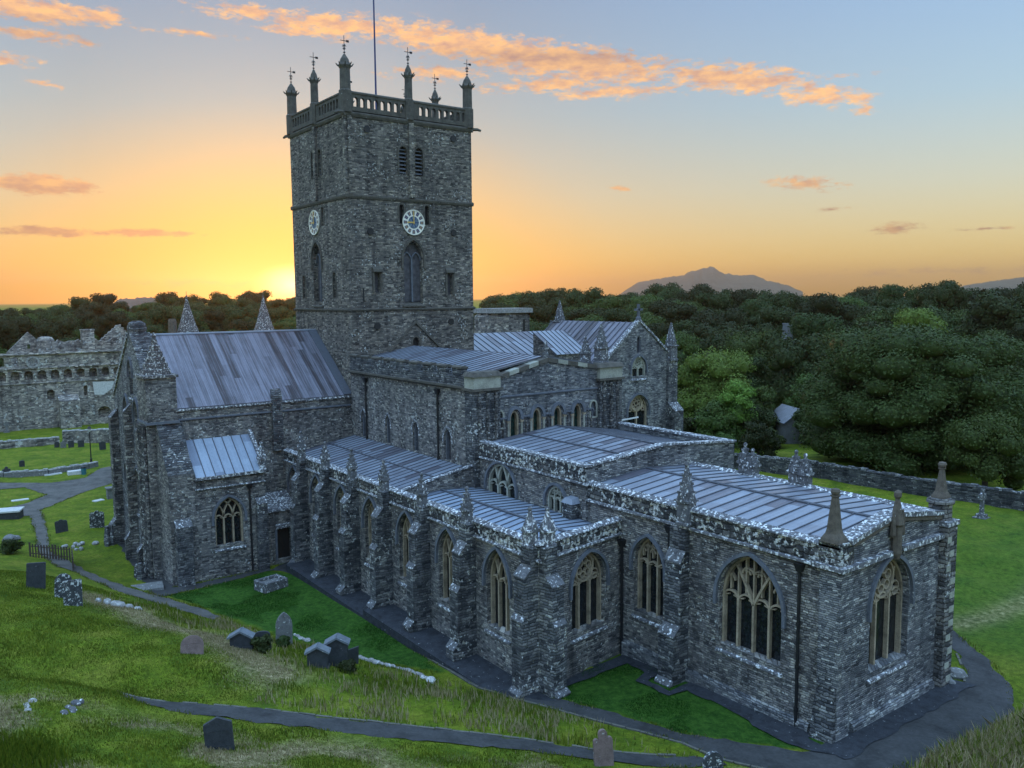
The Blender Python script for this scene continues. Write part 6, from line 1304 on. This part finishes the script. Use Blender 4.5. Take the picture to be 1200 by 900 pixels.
# short turf on the near mounds
x=g.uniform(-2,42,300000); y=g.uniform(-29,-6,300000); k=~in_paths(x,y)&~pip(LAWN,x,y)&(~pip(BANK,x,y)|(pdist(TAN,x,y)<.9))&(((59.72-x)*.801+(y+28.48)*.59)<50); x,y=x[k],y[k]
dr=dryness(x,y); st=g.random(len(x))<dr*.95; tint=np.where(st[:,None],STRAW[g.integers(0,3,len(x))]*.9,GREEN[g.integers(0,3,len(x))]*(.7+.7*vnoise(x,y,.8,9))[:,None])
blades('short_grass',x,y,g.uniform(.04,.13,len(x))*(.6+vnoise(x,y,1.2,10)),tint,6,.016)
x=g.uniform(3,42,260000); y=g.uniform(-16,1,260000); k=(pip(LAWN,x,y)|pip(LAWN2,x,y)); x,y=x[k],y[k]
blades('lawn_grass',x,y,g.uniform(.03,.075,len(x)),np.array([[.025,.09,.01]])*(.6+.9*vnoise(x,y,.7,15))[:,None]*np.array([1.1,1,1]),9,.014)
vx,vy=[],[]
for p in (POLY['main'],POLY['low'],POLY['left'],POLY['strip']):   # rough verges creeping over the path edges
    for (x1,y1),(x2,y2) in zip(p,p[1:]+p[:1]):
        n=int(math.hypot(x2-x1,y2-y1)*34); t_=g.random(n); vx.append(x1+(x2-x1)*t_+g.normal(0,.10,n)); vy.append(y1+(y2-y1)*t_+g.normal(0,.10,n))
x,y=np.concatenate(vx),np.concatenate(vy); k=(vnoise(x,y,.9,17)>.3)&~((x>SX0)&(x<SX1)&(y>SY-1.6)&(y<0))&~((x>27)&(x<43.2)&(y>-1)&(y<9)); x,y=x[k],y[k]
blades('verge_grass',x,y,g.uniform(.05,.16,len(x)),np.where(g.random(len(x))[:,None]<.2,STRAW[g.integers(0,3,len(x))]*.8,GREEN[g.integers(0,3,len(x))]*.8),11,.016,.5)
# pale tall grass at the near right corner and the darker tuft near left
x=np.r_[g.normal(46.6,.9,9000)]; y=np.r_[g.normal(3.2,2.2,9000)]; k=~in_paths(x,y)&((x-45.6)>0); x,y=x[k],y[k]; st=g.random(len(x))<.6
blades('tall_grass',x,y,g.uniform(.35,.8,len(x)),np.where(st[:,None],STRAW[g.integers(0,3,len(x))]*1.1,GREEN[g.integers(0,3,len(x))]*1.3),7,.02,.5)
x=g.normal(31.5,.9,6000); y=g.normal(-26.8,.8,6000); blades('tussock_grass',x,y,g.uniform(.12,.4,len(x)),GREEN[g.integers(0,3,len(x))]*np.array([.8,.85,.6]),8,.018)

# a belt of bushes and small trees between the boundary wall and the wood
GB='bushes behind the boundary wall'
bp=[tree_parts('bush',201+k,2.6,4.4,.0,18,.26,6500,('leafd','leafm','leafd')[k],'dense dark bush in the thicket behind the boundary wall',GB,True,'bush') for k in range(3)]
rng=random.Random(31); first=[True]*3; nb=0
for row,(dep,y0_) in enumerate(((76,0),(84,0),(93,0),(103,0),(113,0))):
    for q in range(15):
        az=-47.5+28.5*(q+rng.uniform(-.35,.35))/14; D=dep+rng.uniform(-2.5,2.5); x,y=59.72+D*math.sin(math.radians(az)),-28.48+D*math.cos(math.radians(az))
        if y<36.2+.2*(20-x)+2.2: continue
        if (row<2 and az<-43): continue
        if math.hypot(x-18.6,y-50.5)<5: continue
        if math.hypot(x+8.3,y-53.2)<4 or math.hypot(x+.6,y-60)<4 or (az<-31.5 and D<92 and row<4) or (az>-32 and D<98): continue
        k=rng.randrange(3); s=rng.uniform(.75,1.3)*(1+.05*row)*(.5 if az<-31 and row<3 else 1); loc=(x,y,gz1(x,y)-.3); sc=(s,s,s*rng.uniform(.8,1.25))
        if first[k]: first[k]=False; o=bp[k]; o.location=loc; o.scale=sc
        else: copy_tree(bp[k],loc,rng.uniform(0,6.28),sc)
# ================================================================== HAZE
hz=bpy.data.materials.new('air_haze'); hz.use_nodes=True; t=hz.node_tree; t.nodes.clear(); o_=N(t,'ShaderNodeOutputMaterial'); pv=N(t,'ShaderNodeVolumePrincipled')
pv.inputs['Color'].default_value=(1,.74,.50,1); pv.inputs['Density'].default_value=HAZE_D; pv.inputs['Anisotropy'].default_value=.8
L(t,pv.outputs[0],o_.inputs['Volume'])
M['haze']=hz
if HAZE_D>0:
    mb=MB(); mb.box(-9500,9500,-9500,9500,-40,260); h=mb.build('haze','haze'); tag(h,kind='stuff')
